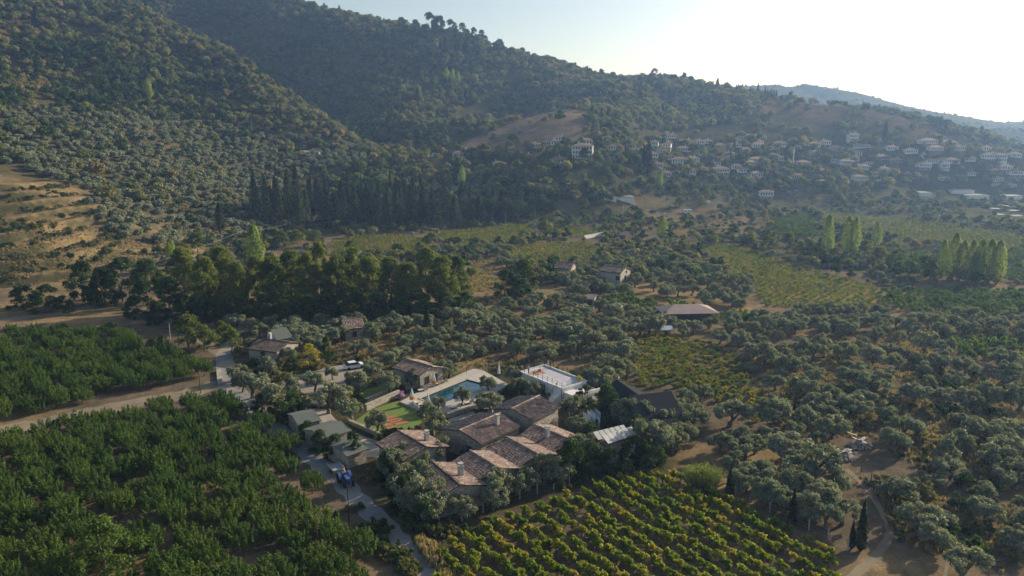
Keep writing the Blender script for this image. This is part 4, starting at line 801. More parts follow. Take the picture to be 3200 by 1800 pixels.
ordered('poplar', 'poplar_tree', 'poplar', 'slender pale poplar below the village', 'poplars below the village', [(1443, 588, 14.5, 4.2), (1406, 590, 10, 3.0), (2062, 590, 12.5, 3.2), (2068, 748, 11, 4.4), (2200, 490, 8, 3)], POP)
ordered('poplar', 'poplar_tree', 'poplar', 'tall poplar in the group behind the yellow vineyard', 'poplars behind the yellow vineyard', [(2583, 800, 16.5, 4.2), (2645, 800, 16, 3.8), (2668, 800, 15.5, 3.6), (2737, 775, 11, 3.4)], POP)
ordered('poplar', 'poplar_tree', 'poplar', 'tall poplar in the dense row at the right edge', 'poplars at the right edge', [(2940, 868, 13.0, 3.2), (2975, 872, 15.5, 3.8), (3002, 872, 13.0, 3.4), (3030, 876, 13.5, 4.0), (3058, 880, 14, 3.8), (3085, 886, 14.5, 4.2), (3112, 890, 14.5, 3.8), (3040, 890, 11, 3.6)], POP)
ordered('poplar', 'poplar_tree', 'poplar', 'small pale poplar on the wooded mountainside', 'poplars on the mountainside', [(1395, 255, 14, 5), (1415, 268, 16, 5), (1432, 272, 15, 5), (1362, 272, 10, 4), (465, 310, 14, 5)], POP)
CYP = (10, 1.7)
ordered('cypress', 'cypress_tree', 'cypress', 'slim dark cypress standing behind the pool grove', 'cypress behind the grove', [(1334, 1048, 8.4, 1.9)], CYP)
ordered('cypress', 'cypress_tree', 'cypress', 'slim dark cypress by the vineyard fence', 'cypresses by the vineyard fence', [(2475, 1637, 4.6, 1.1), (2688, 1722, 6.2, 1.5), (2660, 1716, 3.6, 0.9), (2482, 1310, 3.6, 0.9), (2278, 1560, 4.4, 1.3)], CYP)
ordered('cypress', 'cypress_tree', 'cypress', 'tall cypress spire rising from the dark conifer wood', 'cypress spires of the conifer wood', [(975, 690, 24, 3.2), (862, 560, 10, 1.8), (1087, 610, 14, 2.4), (1131, 640, 17, 2.4), (1220, 615, 15, 2.6), (1315, 650, 19, 3.0), (1358, 655, 10, 1.6), (1083, 640, 10, 1.8)], CYP)
ordered('cypress', 'cypress_tree', 'cypress', 'twin cypress on the left hillside', 'twin cypresses on the hillside', [(867, 375, 12, 2.2), (880, 393, 14, 2.2)], CYP)
ordered('cypress', 'cypress_tree', 'cypress', 'small cypress on the village skyline', 'cypresses on the skyline', [(2367, 288, 13, 3), (2390, 293, 10, 2.6), (2398, 294, 9, 2.6), (2408, 295, 10, 2.8), (2418, 296, 9, 3), (2426, 297, 9, 2.6), (2320, 284, 10, 2.6), (2345, 287, 8, 2.6), (2300, 283, 8, 2.6)], CYP)
ordered('cypress', 'cypress_tree', 'cypress', 'dark cypress among the village houses', 'cypresses in the village', [(2025, 545, 22, 7), (2010, 540, 18, 5), (2455, 505, 12, 3), (2765, 430, 14, 6), (1952, 420, 9, 3), (1900, 375, 9, 3), (1880, 372, 9, 3), (1850, 365, 9, 3)], CYP)
ordered('conifer', 'conifer_tree', 'conifer', 'tall dark conifer of the wood above the vineyards', 'conifers of the wood', [(x, y, h, w) for x, y, h, w in ((800, 700, 23, 9), (835, 705, 22, 8), (905, 705, 25, 10), (930, 690, 26, 10), (865, 690, 20, 8), (960, 700, 16, 7), (1010, 690, 14, 8), (1045, 700, 15, 8), (690, 735, 13, 9), (1070, 680, 17, 9), (1110, 690, 16, 8), (1150, 695, 18, 9), (1185, 690, 17, 8), (1215, 700, 17, 9), (1250, 690, 19, 9), (1285, 700, 18, 9), (1325, 695, 18, 8), (1020, 660, 15, 8), (1165, 655, 15, 8), (1240, 655, 16, 8))], (20, 9))
_r = random.Random(3)
ordered('conifer', 'conifer_tree', 'conifer', 'dark conifer in the crowded inside of the wood', 'conifers inside the wood', [(815 + k * 30 + _r.uniform(-8, 8), _r.uniform(660, 712), _r.uniform(12, 17), _r.uniform(8, 10)) for k in range(28)], (20, 9))
ordered('pine', 'umbrella_pine', 'pine', 'umbrella pine at the end of the dark wood', 'umbrella pines', [(x, y, h, w) for x, y, h, w in ((1360, 705, 15, 11), (1400, 700, 17, 11), (1440, 700, 16, 10), (1490, 695, 16, 12), (1540, 700, 15, 12), (1580, 698, 15, 12), (1620, 695, 14, 11), (1460, 670, 17, 11), (1530, 665, 15, 11), (1600, 670, 14, 11), (1380, 665, 16, 10), (1310, 660, 15, 10))], (14, 12))
ordered('dark', 'skyline_pine', 'pine', 'large pine standing on the mountain skyline', 'skyline pines', [(1255, 108, 18, 16), (1300, 112, 17, 15), (1345, 114, 25, 22), (1375, 118, 23, 18), (1410, 120, 20, 17), (1445, 128, 19, 18), (1480, 136, 17, 14), (1505, 144, 17, 14), (1560, 164, 14, 14), (2044, 252, 13, 12)], (8, 8))
ordered('green', 'walnut_tree', 'tree', 'large leafy tree in the bottom left corner of the orchard', 'corner tree', [(330, 1800, 6.5, 9)], (8, 8))

# giant reed clump
g = ground(2192, 1530); rd = thing('reed_clump', 'tall yellow-green reed clump at the vineyard corner', 'reeds', g)
r = np.random.default_rng(5); n = 420; a = r.random(n) * 6.283; q = np.sqrt(r.random(n)); bx_, by_ = np.cos(a) * q * 2.1, np.sin(a) * q * 1.2; sm = MB(); lc = []; ln = []
for k in range(n):
    hh = (2.6 + 1.4 * r.random()) * (1 - 0.25 * q[k]); ox_, oy_ = bx_[k] * 1.35 + r.normal() * 0.1, by_[k] * 1.35 + r.normal() * 0.1
    if k % 2 == 0: sm.tube([(bx_[k] * 0.8, by_[k] * 0.8, 0), (ox_, oy_, hh)], 0.025, 0.015, 3, False)
    for j in range(9):
        t = 0.38 + 0.62 * r.random(); lc.append((bx_[k] * 0.8 + (ox_ - bx_[k] * 0.8) * t + r.normal() * 0.12, by_[k] * 0.8 + (oy_ - by_[k] * 0.8) * t + r.normal() * 0.12, hh * t + 0.1)); ln.append(r.normal(size=3) + np.array([0, 0, 0.2]))
sm.build('stems', M_stem, rd); place('leaves', leaf_mesh('leaves', np.array(lc), np.array(ln), 0.42, 0.16, M_re, up=(0, 0, 0.7)), rd); EXC.append([(g.x + dx, g.y + dy) for dx, dy in ((-3, -2), (3, -2), (3, 2), (-3, 2))])

def clear_of_trees(X, Y, pad):
    k = np.ones(len(X), bool)
    for x, y, rr in TREES: k &= (X - x) ** 2 + (Y - y) ** 2 > (rr + pad) ** 2
    return k
# ---------------------------------------------------------------- vineyards
VROW = math.atan2(-0.82, 0.57)
def vrows(poly, ang, row, step, drop=0.06): return fill(poly, step, row, ang, 0.1, drop)
front = gpoly("1085 1520,1110 1400,1190 1345,1290 1300,1400 1262,1560 1212,1660 1195,1740 1225,1830 1262,1960 1318,2090 1395,2120 1520")
X, Y = vrows(front, VROW, 2.25, 1.2, 0.08); k = clear_of_trees(X, Y, 0.5); X, Y = X[k], Y[k]
o_ = np.argsort(Y); X, Y = X[o_], Y[o_]
FV = gpoly("1085 1520,1110 1400,1190 1345,1290 1300,1400 1262,1560 1212,1660 1195,1740 1225,1830 1262,1960 1318,2090 1395,2120 1520"); EXC.append(FV)
vis = np.array([(-60 < project(x, y, 0.6)[0] < 3260) and project(x, y, 0.9)[1] < 1840 for x, y in zip(X, Y)]); X, Y = X[vis], Y[vis]
for x, y in zip(X[:300], Y[:300]):
    plant('vine', 'grapevine', 'low leafy grapevine in the rows of the front vineyard', 'grapevine', (x, y, 0), (random.uniform(1.0, 1.4), random.uniform(0.75, 1.0), random.uniform(0.9, 1.3)), 'grapevines of the front vineyard', VROW + random.uniform(-0.15, 0.15) + math.pi * random.randint(0, 1))
vx, vy = [X[300:]], [Y[300:]]; nfront = max(0, len(X) - 300)
mid = gpoly("1610 858,1650 845,1800 868,1870 920,1900 990,1990 1010,1960 1070,1900 1065,1800 1020,1720 985,1610 975,1585 905")
X, Y = vrows(mid, math.radians(38), 2.4, 1.3, 0.1); k = free(X, Y) & clear_of_trees(X, Y, 0.3); vx.append(X[k]); vy.append(Y[k]); EXC.append(mid)
near_n = sum(len(a) for a in vx)
for s, an, row, st in (("830 610,900 595,1010 590,1090 605,1040 640,900 645,840 640", 0.2, 2.6, 1.8), ("1110 585,1330 560,1340 580,1290 615,1180 625,1100 605", 0.5, 2.6, 1.8), ("1270 635,1330 615,1470 610,1545 625,1500 655,1400 670,1300 655", 0.5, 2.6, 1.8),
                       ("1360 572,1500 575,1560 590,1440 600", 0.4, 2.6, 1.8), ("1755 625,1830 612,1930 645,2080 690,2200 720,2230 770,2100 775,1920 770,1900 730,1820 680", 0.9, 2.3, 1.5), ("2050 530,2180 545,2330 560,2576 590,2576 640,2300 610,2100 570", 0.1, 3.4, 2.4), ("780 392,960 398,930 415,800 412", 0.2, 3.2, 2.4)):
    p = gpoly(s); X, Y = vrows(p, an, row, st, 0.08); vx.append(X); vy.append(Y); EXC.append(p)
X = np.concatenate(vx); Y = np.concatenate(vy); Z = hz(X, Y)
nn_ = len(PR['vine']); ids = np.concatenate([rng.integers(0, nn_, near_n), nn_ + rng.integers(0, 3, len(X) - near_n)])
scatter('vineyard_rows', 'rows of grapevines in the far vineyards of the valley', np.stack([X, Y, Z], 1), rng.uniform(0.75, 1.1, len(X)), np.concatenate([np.full(nfront, VROW), np.full(near_n - nfront, math.radians(38)), rng.random(len(X) - near_n) * 6.283]), PR['vine'] + PR['vinefar'], ids)

# ---------------------------------------------------------------- peach orchard
PA = gpoly("-140 880,0 850,130 838,260 838,400 880,500 915,538 938,470 962,380 985,290 995,190 1018,80 1045,-100 1072"); PB = gpoly("-150 1135,0 1112,180 1070,330 1035,440 1018,545 1005,620 1055,690 1098,730 1135,748 1175,784 1225,826 1290,874 1345,920 1400,980 1470,1040 1540,-200 1560")
oX, oY, oG = [], [], []
for gi, (p, an) in enumerate(((PA, math.atan2(-0.72, 0.70)), (PB, math.atan2(-0.72, 0.70)))):
    X, Y = fill(p, 3.5, 4.2, an, 0.10, 0.05); k = clear_of_trees(X, Y, 0.4); oX.append(X[k]); oY.append(Y[k]); oG += [gi] * k.sum(); EXC.append(grow(p, 1.5))
X = np.concatenate(oX); Y = np.concatenate(oY); oG = np.array(oG)
pv = np.array([project(x, y, 2) for x, y in zip(X, Y)]); k = (pv[:, 0] > -90) & (pv[:, 0] < 3290) & (pv[:, 1] < 1900); X, Y, oG = X[k], Y[k], oG[k]
o_ = np.argsort(X ** 2 + Y ** 2); X, Y, oG = X[o_], Y[o_], oG[o_]
NP = len(X)
for i, (x, y, gi) in enumerate(zip(X[:300], Y[:300], oG[:300])):
    tree('peach', 'peach_tree', ('green peach tree in the orchard beyond the dirt track', 'green peach tree in the dense near orchard beside the lane')[gi], 'peach tree', (x, y, 0), (random.uniform(0.85, 1.35),) * 2 + (random.uniform(0.65, 1.05),), ('peach trees beyond the track', 'peach trees of the near orchard')[gi])
px_, py_, pi_ = [X[300:]], [Y[300:]], [rng.integers(0, 7, max(0, NP - 300))]
pm = [join_mesh('peach', *p) for p in PR['peach']]
for s, an, sx_, sy_ in (("1480 765,1560 745,1700 770,1800 790,1900 800,1880 830,1780 820,1640 800,1560 790", 0.6, 3.2, 3.6), ("2200 745,2400 735,2576 740,2650 780,2576 800,2440 800,2300 790,2200 770", 0.3, 3.2, 3.6), ("2380 870,2500 860,2620 880,2620 930,2500 920,2420 905", 0.3, 3.4, 3.6),
                        ("2200 640,2330 640,2340 700,2240 690", 0.3, 4, 4), ("2500 610,2700 620,2700 720,2520 710", 0.3, 4, 4), ("1930 560,2050 540,2060 600,1960 600", 0.3, 4, 4)):
    p = gpoly(s); X, Y = fill(p, sx_, sy_, an, 0.15, 0.06); k = free(X, Y); X, Y = X[k], Y[k]; px_.append(X); py_.append(Y); pi_.append(7 + rng.integers(0, 3, len(X))); EXC.append(p)
X = np.concatenate(px_); Y = np.concatenate(py_); scatter('orchard_rows', 'green orchard rows and hedges farther down the valley', np.stack([X, Y, hz(X, Y)], 1), rng.uniform(0.8, 1.15, len(X)), rng.random(len(X)) * 6.283, pm + PR['peachfar'], np.concatenate(pi_))

for x_, y_ in ((2688, 1396), (2632, 1428)):
    g = ground(x_, y_); EXC.append([(g.x - 4.0, g.y - 7.5), (g.x + 4.0, g.y - 7.5), (g.x + 4, g.y + 3), (g.x - 4, g.y + 3)])
# ---------------------------------------------------------------- olive groves
groves = [("centre", "560 905,600 880,620 830,700 805,900 800,1180 800,1330 750,1480 765,1640 800,1640 850,1590 870,1580 950,1560 975,1500 950,1480 925,1310 912,1220 918,1120 930,1020 905,900 900,760 895,650 905", 4.9, 0.14),
          ("right", "1800 835,1990 785,2300 795,2750 820,2750 1600,2340 1600,2260 1400,2230 1280,2120 1160,2000 1110,1995 1010,1880 950,1860 890,1780 860", 5.3, 0.2),
          ("fence", "1690 1185,1720 1110,1800 1065,1990 1040,2080 1140,2200 1250,2190 1350,2100 1345,1960 1275,1800 1208", 4.6, 0.08),
          ("middle", "1390 705,1480 660,1600 630,1720 640,1890 720,1910 790,1800 780,1640 745,1440 745", 5.6, 0.12), ("middle", "1030 660,1130 635,1250 625,1300 645,1400 690,1360 700,1180 660,1080 680", 6.2, 0.15),
          ("lane", "560 800,700 790,640 870,580 860", 5.0, 0.3)]
lab = {'centre': ('grey-green olive tree in the grove behind the pool', 'olives of the grove behind the pool'), 'right': ('grey-green olive tree in the wide grove on the right-hand slope of dry soil', 'olives of the right-hand grove'), 'fence': ('olive tree crowded against the fence above the front vineyard', 'olives above the front vineyard'), 'middle': ('small olive tree in the grove around the arched house', 'olives of the middle grove'), 'lane': ('olive tree beside the farmhouse at the lane bend', 'olives by the farmhouse')}
ax, ay, ag = [], [], []
for gname, s, sp_, drop in groves:
    X, Y = fill(gpoly(s), sp_, sp_, rng.random(), 0.17, drop); k = free(X, Y) & clear_of_trees(X, Y, 1.6); ax.append(X[k]); ay.append(Y[k]); ag += [gname] * int(k.sum())
X = np.concatenate(ax); Y = np.concatenate(ay); ag = np.array(ag); o_ = np.argsort(X * X + Y * Y); X, Y, ag = X[o_], Y[o_], ag[o_]
pv = np.array([project(x, y, 2.5) for x, y in zip(X, Y)]); k = (pv[:, 0] > -60) & (pv[:, 0] < 3260) & (pv[:, 1] < 1880); X, Y, ag = X[k], Y[k], ag[k]
NOL = 300 - COUNT.get('olive', 0)
for x, y, g_ in zip(X[:NOL], Y[:NOL], ag[:NOL]):
    s_ = random.choice([0.7, 0.9, 1.0, 1.1, 1.25]) * random.uniform(0.9, 1.1) * (0.9 if g_ in ('middle', 'right') else 1); tree('olive', 'olive_tree', lab[g_][0], 'olive tree', (x, y, hzs(x, y)), (s_, s_ * random.uniform(0.9, 1.1), s_ * random.uniform(0.88, 1.08)), lab[g_][1])
om = [join_mesh('olive', *p) for p in PR['olive']]
X2, Y2 = X[NOL:], Y[NOL:]; I2 = rng.integers(0, 10, len(X2))
# olives on the lower left slope
LEFT = "0 410,60 440,200 470,235 540,290 600,420 622,590 622,640 600,760 560,640 520,800 430,930 410,1000 470,1250 470,1330 480,1250 545,1030 560,1000 470,900 370,700 330,400 300,200 290,0 260"
Xl, Yl = fill([(-330, 215), (-330, 560), (60, 560), (60, 330), (-100, 215)], 5.3, 5.3, 0.3, 0.22, 0.08); k = inpx(LEFT, Xl, Yl, hz(Xl, Yl)) & clear_of_trees(Xl, Yl, 0.5); Xl, Yl = Xl[k], Yl[k]
Xs, Ys = Xl[:0], Yl[:0]
tp_x = np.concatenate([X2, Xl, Xs]); tp_y = np.concatenate([Y2, Yl, Ys]); ids = np.concatenate([I2, 10 + rng.integers(0, 5, len(Xl) + len(Xs))])
scatter('olive_groves', 'olive groves covering the far valley and the lower left hillside', np.stack([tp_x, tp_y, hz(tp_x, tp_y) - 0.1], 1), rng.uniform(0.75, 1.15, len(tp_x)), rng.random(len(tp_x)) * 6.283, om + PR['olivefar'], ids)

# ---------------------------------------------------------------- woods on the hills
n = 90000; X = rng.uniform(-620, 900, n); Y = rng.uniform(300, 960, n); Z = hz(X, Y)
dep = Y * cp + (H - Z) * sp; ppx = 1600 + F * X / dep; ppy = 900 - F * (Y * sp + (Z - H) * cp) / dep
k = (Z > 9) & (ppx > -120) & (ppx < 3320) & (ppy > -120) & (ppy < 640)
knoll = inpx("1155 368,1330 292,1420 268,1475 288,1470 340,1400 378,1330 398,1250 392", X, Y, Z) & (Y < 650)
shoulder = inpx("1930 236,2080 248,2300 300,2425 348,2300 350,2150 318,2000 295,1900 275", X, Y, Z) & (Y < 870)
village = inpx("1270 420,1330 340,1560 330,1700 330,1900 300,2150 320,2440 350,2576 360,2700 400,2700 520,2450 510,2100 500,1900 500,1600 500,1300 480", X, Y, Z)
leftol = inpx(LEFT, X, Y, Z); terr_ = (X < -100) & (Y < 330)
dens = np.where(knoll, 0.02, np.where(shoulder, 0.09, np.where(village, 0.2, np.where(leftol, 0.1, np.where(terr_, 0.05, 0.85)))))
dens = dens * np.where((X < -20) & (Y < 560), 0.95, 1.0) * (0.75 + 1.3 * vnoise(X / 25, Y / 25) + 0.7 * vnoise(X / 70 + 3, Y / 70))
k &= rng.random(n) < dens; k[k] = free(X[k], Y[k])
# thin out to a spacing
cell = {}
keep = np.zeros(n, bool)
for i in np.where(k)[0]:
    c_ = (int(X[i] // 4.3), int(Y[i] // 4.3))
    if c_ in cell: continue
    cell[c_] = 1; keep[i] = True
X, Y, Z = X[keep], Y[keep], Z[keep]; kn = vnoise(X / 45, Y / 45) + 0.25 * rng.normal(size=len(X))
ids = np.where(kn > 0.8, 6, np.where(kn < -0.25, 4 + rng.integers(0, 2, len(X)), rng.integers(0, 4, len(X)))); hi = (Y > 700) & (X < 60); ids = np.where(hi & (rng.random(len(X)) < 0.0), 6, ids)
print('forest', len(X), 'peach', NP, 'front vines', nfront + 300, 'olives far', len(tp_x), 'vines', near_n)
scatter('forest', 'mixed woodland covering the mountainsides', np.stack([X, Y, Z - 0.5], 1), rng.uniform(0.6, 1.1, len(X)) * rng.choice([1, 1, 1.25, 1.5], len(X)), rng.random(len(X)) * 6.283, PR['forest'], ids)
fp = np.concatenate(FARPTS); scatter('far_forest', 'distant woodland on the ridges beyond the village', fp - np.array([0, 0, 2.5]), rng.uniform(0.8, 1.3, len(fp)), rng.random(len(fp)) * 6.283, PR['forest'], rng.choice([0, 1, 2, 3, 4, 5], len(fp)))
# bushes on the terraces and banks, weeds and dry grass on open soil
def weeds(name, label, polys, n, meshes, smin, smax, avoid=True):
    xs, ys = [], []
    for s, share in polys:
        p = gpoly(s); b_ = np.array([q[:2] for q in p]); lo, hi_ = b_.min(0), b_.max(0); m_ = int(n * share * 3); a = rng.uniform(lo[0], hi_[0], m_); b = rng.uniform(lo[1], hi_[1], m_); kk = inside(p, a, b) & (vnoise(a / 6, b / 6) + 0.25 * rng.normal(size=m_) > 0.0)
        xs.append(a[kk][:int(n * share)]); ys.append(b[kk][:int(n * share)])
    a = np.concatenate(xs); b = np.concatenate(ys)
    if avoid: kk = free(a, b); a, b = a[kk], b[kk]
    return scatter(name, label, np.stack([a, b, hz(a, b)], 1), rng.uniform(smin, smax, len(a)), rng.random(len(a)) * 6.283, meshes)
weeds('dry_grass', 'dry golden grass and weeds on the grove floors and banks', [("1800 870,2576 800,2576 1449,2330 1449,2200 1250,1990 1110", 0.5), ("560 905,700 805,1180 800,1640 800,1580 950,1120 930", 0.2), ("0 600,200 560,330 600,480 620,300 700,0 720", 0.15), ("1170 760,1190 650,1290 665,1300 800", 0.15)], 16000, PR['tuft'], 0.6, 1.5)
weeds('terrace_scrub', 'low scrub on the golden terraces, the grove floor and garden banks', [("0 480,180 470,230 520,330 600,200 700,0 720", 0.4), ("1560 540,1900 560,1900 600,1600 580", 0.1), ("1990 1000,2576 850,2576 1449,2300 1449,2200 1250", 0.3), ("600 900,1000 900,1500 950,1700 1000,1700 1180,1300 1290,1000 1290", 0.2)], 900, PR['shrub'], 0.8, 2.2, True)
weeds('verge_grass', 'tall golden grass on the verge beside the front vineyard', [("1040 1345,1085 1370,1170 1449,1200 1500,1130 1480,1060 1390", 1)], 900, PR['tuft'][:3], 1.4, 2.4, False)
weeds('roadside_scrub', 'tangled bushes along the lane and the wire fence', [("860 1270,900 1268,985 1345,1060 1449,1000 1449,905 1330", 0.45), ("600 1000,640 1010,790 1130,930 1260,1000 1330,960 1290,800 1110,650 1000", 0.25), ("1000 1290,1110 1320,1180 1345,1100 1360,1030 1340", 0.3)], 260, PR['shrub'], 0.6, 1.3, False)
# bushes and small trees filling the valley floor between the fields
n_ = 9000; a = rng.uniform(-240, 480, n_); b = rng.uniform(225, 520, n_); zz_ = hz(a, b); dp_ = b * cp + (H - zz_) * sp; qx = 1600 + F * a / dp_; qy = 900 - F * (b * sp + (zz_ - H) * cp) / dp_
kk = (qx > -50) & (qx < 3250) & (zz_ < 14) & (vnoise(a / 18, b / 18) + 0.12 * rng.normal(size=n_) > -0.13) & ~((a / b < -0.53) & (b < 330)); kk[kk] = free(a[kk], b[kk])
for s in ("1180 640,1290 660,1300 700,1240 720,1200 750,1185 700", "1620 535,1760 520,1800 545,1700 560,1620 555", "1700 560,1930 560,1900 590,1720 590"): kk &= ~inside(gpoly(s), a, b)
kk &= clear_of_trees(a, b, -0.5)
scatter('valley_scrub', 'bushes and small trees filling the valley floor between the fields', np.stack([a[kk], b[kk], zz_[kk] - 0.2], 1), rng.uniform(0.35, 0.95, kk.sum()), rng.random(kk.sum()) * 6.283, PR['forest'][:6] + PR['olivefar'][:3])
# broad trees standing free in the valley and the village
rows = [(560, 800), (620, 790), (680, 810), (880, 775), (930, 765), (985, 770), (1095, 790), (720, 770), (2090, 760), (2220, 770), (2290, 752), (2345, 700), (2385, 695), (2425, 770), (2460, 790), (2500, 800), (2530, 812), (2560, 825), (2610, 825), (2700, 810), (2740, 830), (2790, 850), (2840, 862), (2890, 866), (1985, 735), (1830, 705), (1900, 690), (2000, 700), (1700, 745), (2140, 712), (2155, 735), (1780, 712), (2345, 770), (2400, 785), (2650, 830), (2130, 800)]
ordered('broad', 'leafy_tree', 'tree', 'round leafy tree along the stream belt', 'leafy trees of the stream belt', [(x, y, random.uniform(5, 8.5), random.uniform(6, 9)) for x, y in rows], (8, 7))
vt = []
for i in range(600):
    x, y = random.uniform(1500, 3190), random.uniform(455, 660)
    if y < 0.03 * (x - 1500) + 440 or len(vt) >= 230: continue
    vt.append((x, y))
for x, y in vt:
    g = ground(x, y)
    if g is None or not free(np.array([g.x]), np.array([g.y]))[0]: continue
    s_ = random.uniform(0.6, 1.15); VT = tree('broad', 'leafy_tree', 'leafy tree growing between the village houses', 'tree', g, (s_ * 1.1, s_ * 1.1, s_ * 0.85), 'leafy trees in the village')

# ---------------------------------------------------------------- poolside and garden things
def parasol(px, py, label):
    g = level(px, py, DECKZ); t = thing('closed_parasol', label, 'parasol', g, random.random(), 'closed parasols round the pool')
    MB().tube([(0, 0, 0), (0, 0, 2.75)], 0.03, 0.025, 6).build('pole', M_wood, t); MB().box((0, 0, 0.05), (0.55, 0.55, 0.1)).build('base', M_conc, t)
    def cone(z0, z1, r0, r1, mat, nm):
        m = MB(); n = 16; vs = []; fs = []; rows = 5
        for i in range(rows + 1):
            s = i / rows; rr = r0 + (r1 - r0) * s
            for k in range(n): a = 2 * math.pi * k / n; f = 1 + (0.28 if k % 2 else -0.18) * (1 - s * 0.6); vs.append((rr * f * math.cos(a), rr * f * math.sin(a), z0 + (z1 - z0) * s))
        for i in range(rows):
            for k in range(n): fs.append((i * n + k, i * n + (k + 1) % n, (i + 1) * n + (k + 1) % n, (i + 1) * n + k))
        m.add(vs, fs); return m.build(nm, mat, t)
    cone(1.15, 2.7, 0.36, 0.05, M_white, 'canopy'); cone(0.62, 1.16, 0.40, 0.35, M_oran, 'valance')
for k, (px, py, lb) in enumerate(((1356, 1206, 'closed white and orange parasol beside the stone pool house'), (1288, 1258, 'closed white and orange parasol at the lawn end, nearest the garden wall'), (1338, 1275, 'closed white and orange parasol at the lawn end, nearest the near pool corner'))): parasol(px, py, lb)
g = level(1559, 1182, DECKZ); t = thing('closed_parasol', 'closed plain white parasol on the far side of the pool', 'parasol', g); MB().tube([(0, 0, 0), (0, 0, 2.9)], 0.03, 0.025, 6).build('pole', M_wood, t); MB().lathe([(0.2, 0.9), (0.27, 1.2), (0.18, 2.2), (0.04, 2.85)], 10).build('canopy', M_white, t)
def lounger(px, py, rz, label):
    t = thing('sun_lounger', label, 'sun lounger', level(px, py, DECKZ), rz, 'sun loungers on the pool deck'); MB().box((0, 0, 0.27), (1.9, 0.62, 0.06)).build('frame', M_wood, t)
    for x in (-0.8, 0.8):
        for y in (-0.26, 0.26): MB().box((x, y, 0.12), (0.06, 0.06, 0.24)).build('leg', M_wood, t)
    MB().box((-0.3, 0, 0.35), (1.3, 0.6, 0.1)).build('mattress', M_cream, t); MB().box((0.62, 0, 0.52), (0.72, 0.6, 0.1), 0, 0, -0.5).build('backrest', M_cream, t)
VA = math.atan2(0.58, 0.81); UA = math.atan2(-0.81, 0.58)
for k, (px, py, rz, lb) in enumerate(((1349, 1209, VA, 'cream sun lounger directly under the parasol by the pool house'), (1368, 1203, VA, 'cream sun lounger just past the pool house parasol'), (1321, 1222, VA, 'single pale sun lounger on the long side of the pool deck'), (1302, 1264, UA, 'sun lounger between the two parasols at the lawn end'), (1312, 1270, UA, 'white-cushioned sun lounger right of the garden wall parasol'), (1328, 1278, UA, 'sun lounger beside the parasol at the near pool corner'), (1346, 1282, UA, 'sun lounger at the outer corner of the pool deck'), (1424, 1276, VA, 'pale sun lounger next to the thick olive trunk'), (1384, 1196, VA, 'pale sun lounger farthest along the pool house wall'), (1466, 1262, VA, 'sun lounger right of the thick olive trunk'))): lounger(px, py, rz, lb)
for k, (x, y) in enumerate(((1745, 965), (1815, 985), (1850, 1008), (1890, 1018), (1945, 1040), (1775, 1062), (1828, 1087))):
    p = level(650 + x / 3.22, 1000 + y / 3.22, 0.014); t = tag(MB().box((0, 0, 0.03), (2.3, 0.95, 0.06)).build('yoga_mat', M_mat), 'terracotta mat spread on the lawn, %s from the left' % ORD[[0, 2, 4, 5, 6, 1, 3][k]], 'mat', 'terracotta mats on the lawn'); t.location = p; t.rotation_euler = (0, 0, VA - 0.12)
t = thing('hammock_seat', 'purple draped seat at the corner between lawn and pool deck', 'seat', level(1252, 1240, 0.36), VA); MB().lathe([(0.75, 0), (0.85, 0.25), (0.5, 0.5), (0.2, 0.62)], 9).build('cushion', M_purp, t); MB().box((0.4, 0.3, 0.6), (0.8, 0.2, 0.6), 0.3).build('backrest', M_purp, t)
t = thing('millstone_table', 'round millstone table beside a plank bench near the cabins', 'table', level(993, 1270)); MB().lathe([(0.95, 0.62), (0.97, 0.70), (0.95, 0.84), (0.12, 0.84), (0.1, 0.75)], 18).build('millstone', M_conc, t); MB().lathe([(0.4, 0), (0.35, 0.63)], 10).build('pedestal', M_stone, t)
t = thing('plank_bench', 'pale plank bench beside the millstone table', 'bench', level(1006, 1272), VA); MB().box((0, 0, 0.45), (1.6, 0.45, 0.08)).build('seat', M_pale, t)
for s in (-1, 1): MB().box((s * 0.6, 0, 0.2), (0.12, 0.4, 0.42)).build('leg', M_pale, t)
t = thing('trampoline', 'round green trampoline at the edge of the gravel yard', 'trampoline', level(971, 1177)); MB().lathe([(1.25, 0.5), (1.4, 0.5), (1.4, 0.56), (1.15, 0.57)], 20).build('pad', M_teal, t); MB().lathe([(1.2, 0.52), (1.2, 0.53)], 20).build('bed', M_metal, t)
for k in range(6): a = k * math.pi / 3; MB().tube([(1.3 * math.cos(a), 1.3 * math.sin(a), 0), (1.3 * math.cos(a), 1.3 * math.sin(a), 0.52)], 0.03, 0.03, 5).build('leg', M_metal, t)
t = thing('slatted_bench', 'white slatted bench under the olives above the terrace', 'bench', level(1914, 1118), 0.25)
for k in range(4): MB().box((0, -0.3 + k * 0.3, 0.5 + k * 0.15), (1.6, 0.16, 0.05), 0, 0.4).build('slat', M_plaster, t)
for s in (-1, 1): MB().box((s * 0.65, 0, 0.3), (0.08, 0.9, 0.6)).build('leg', M_wood, t)
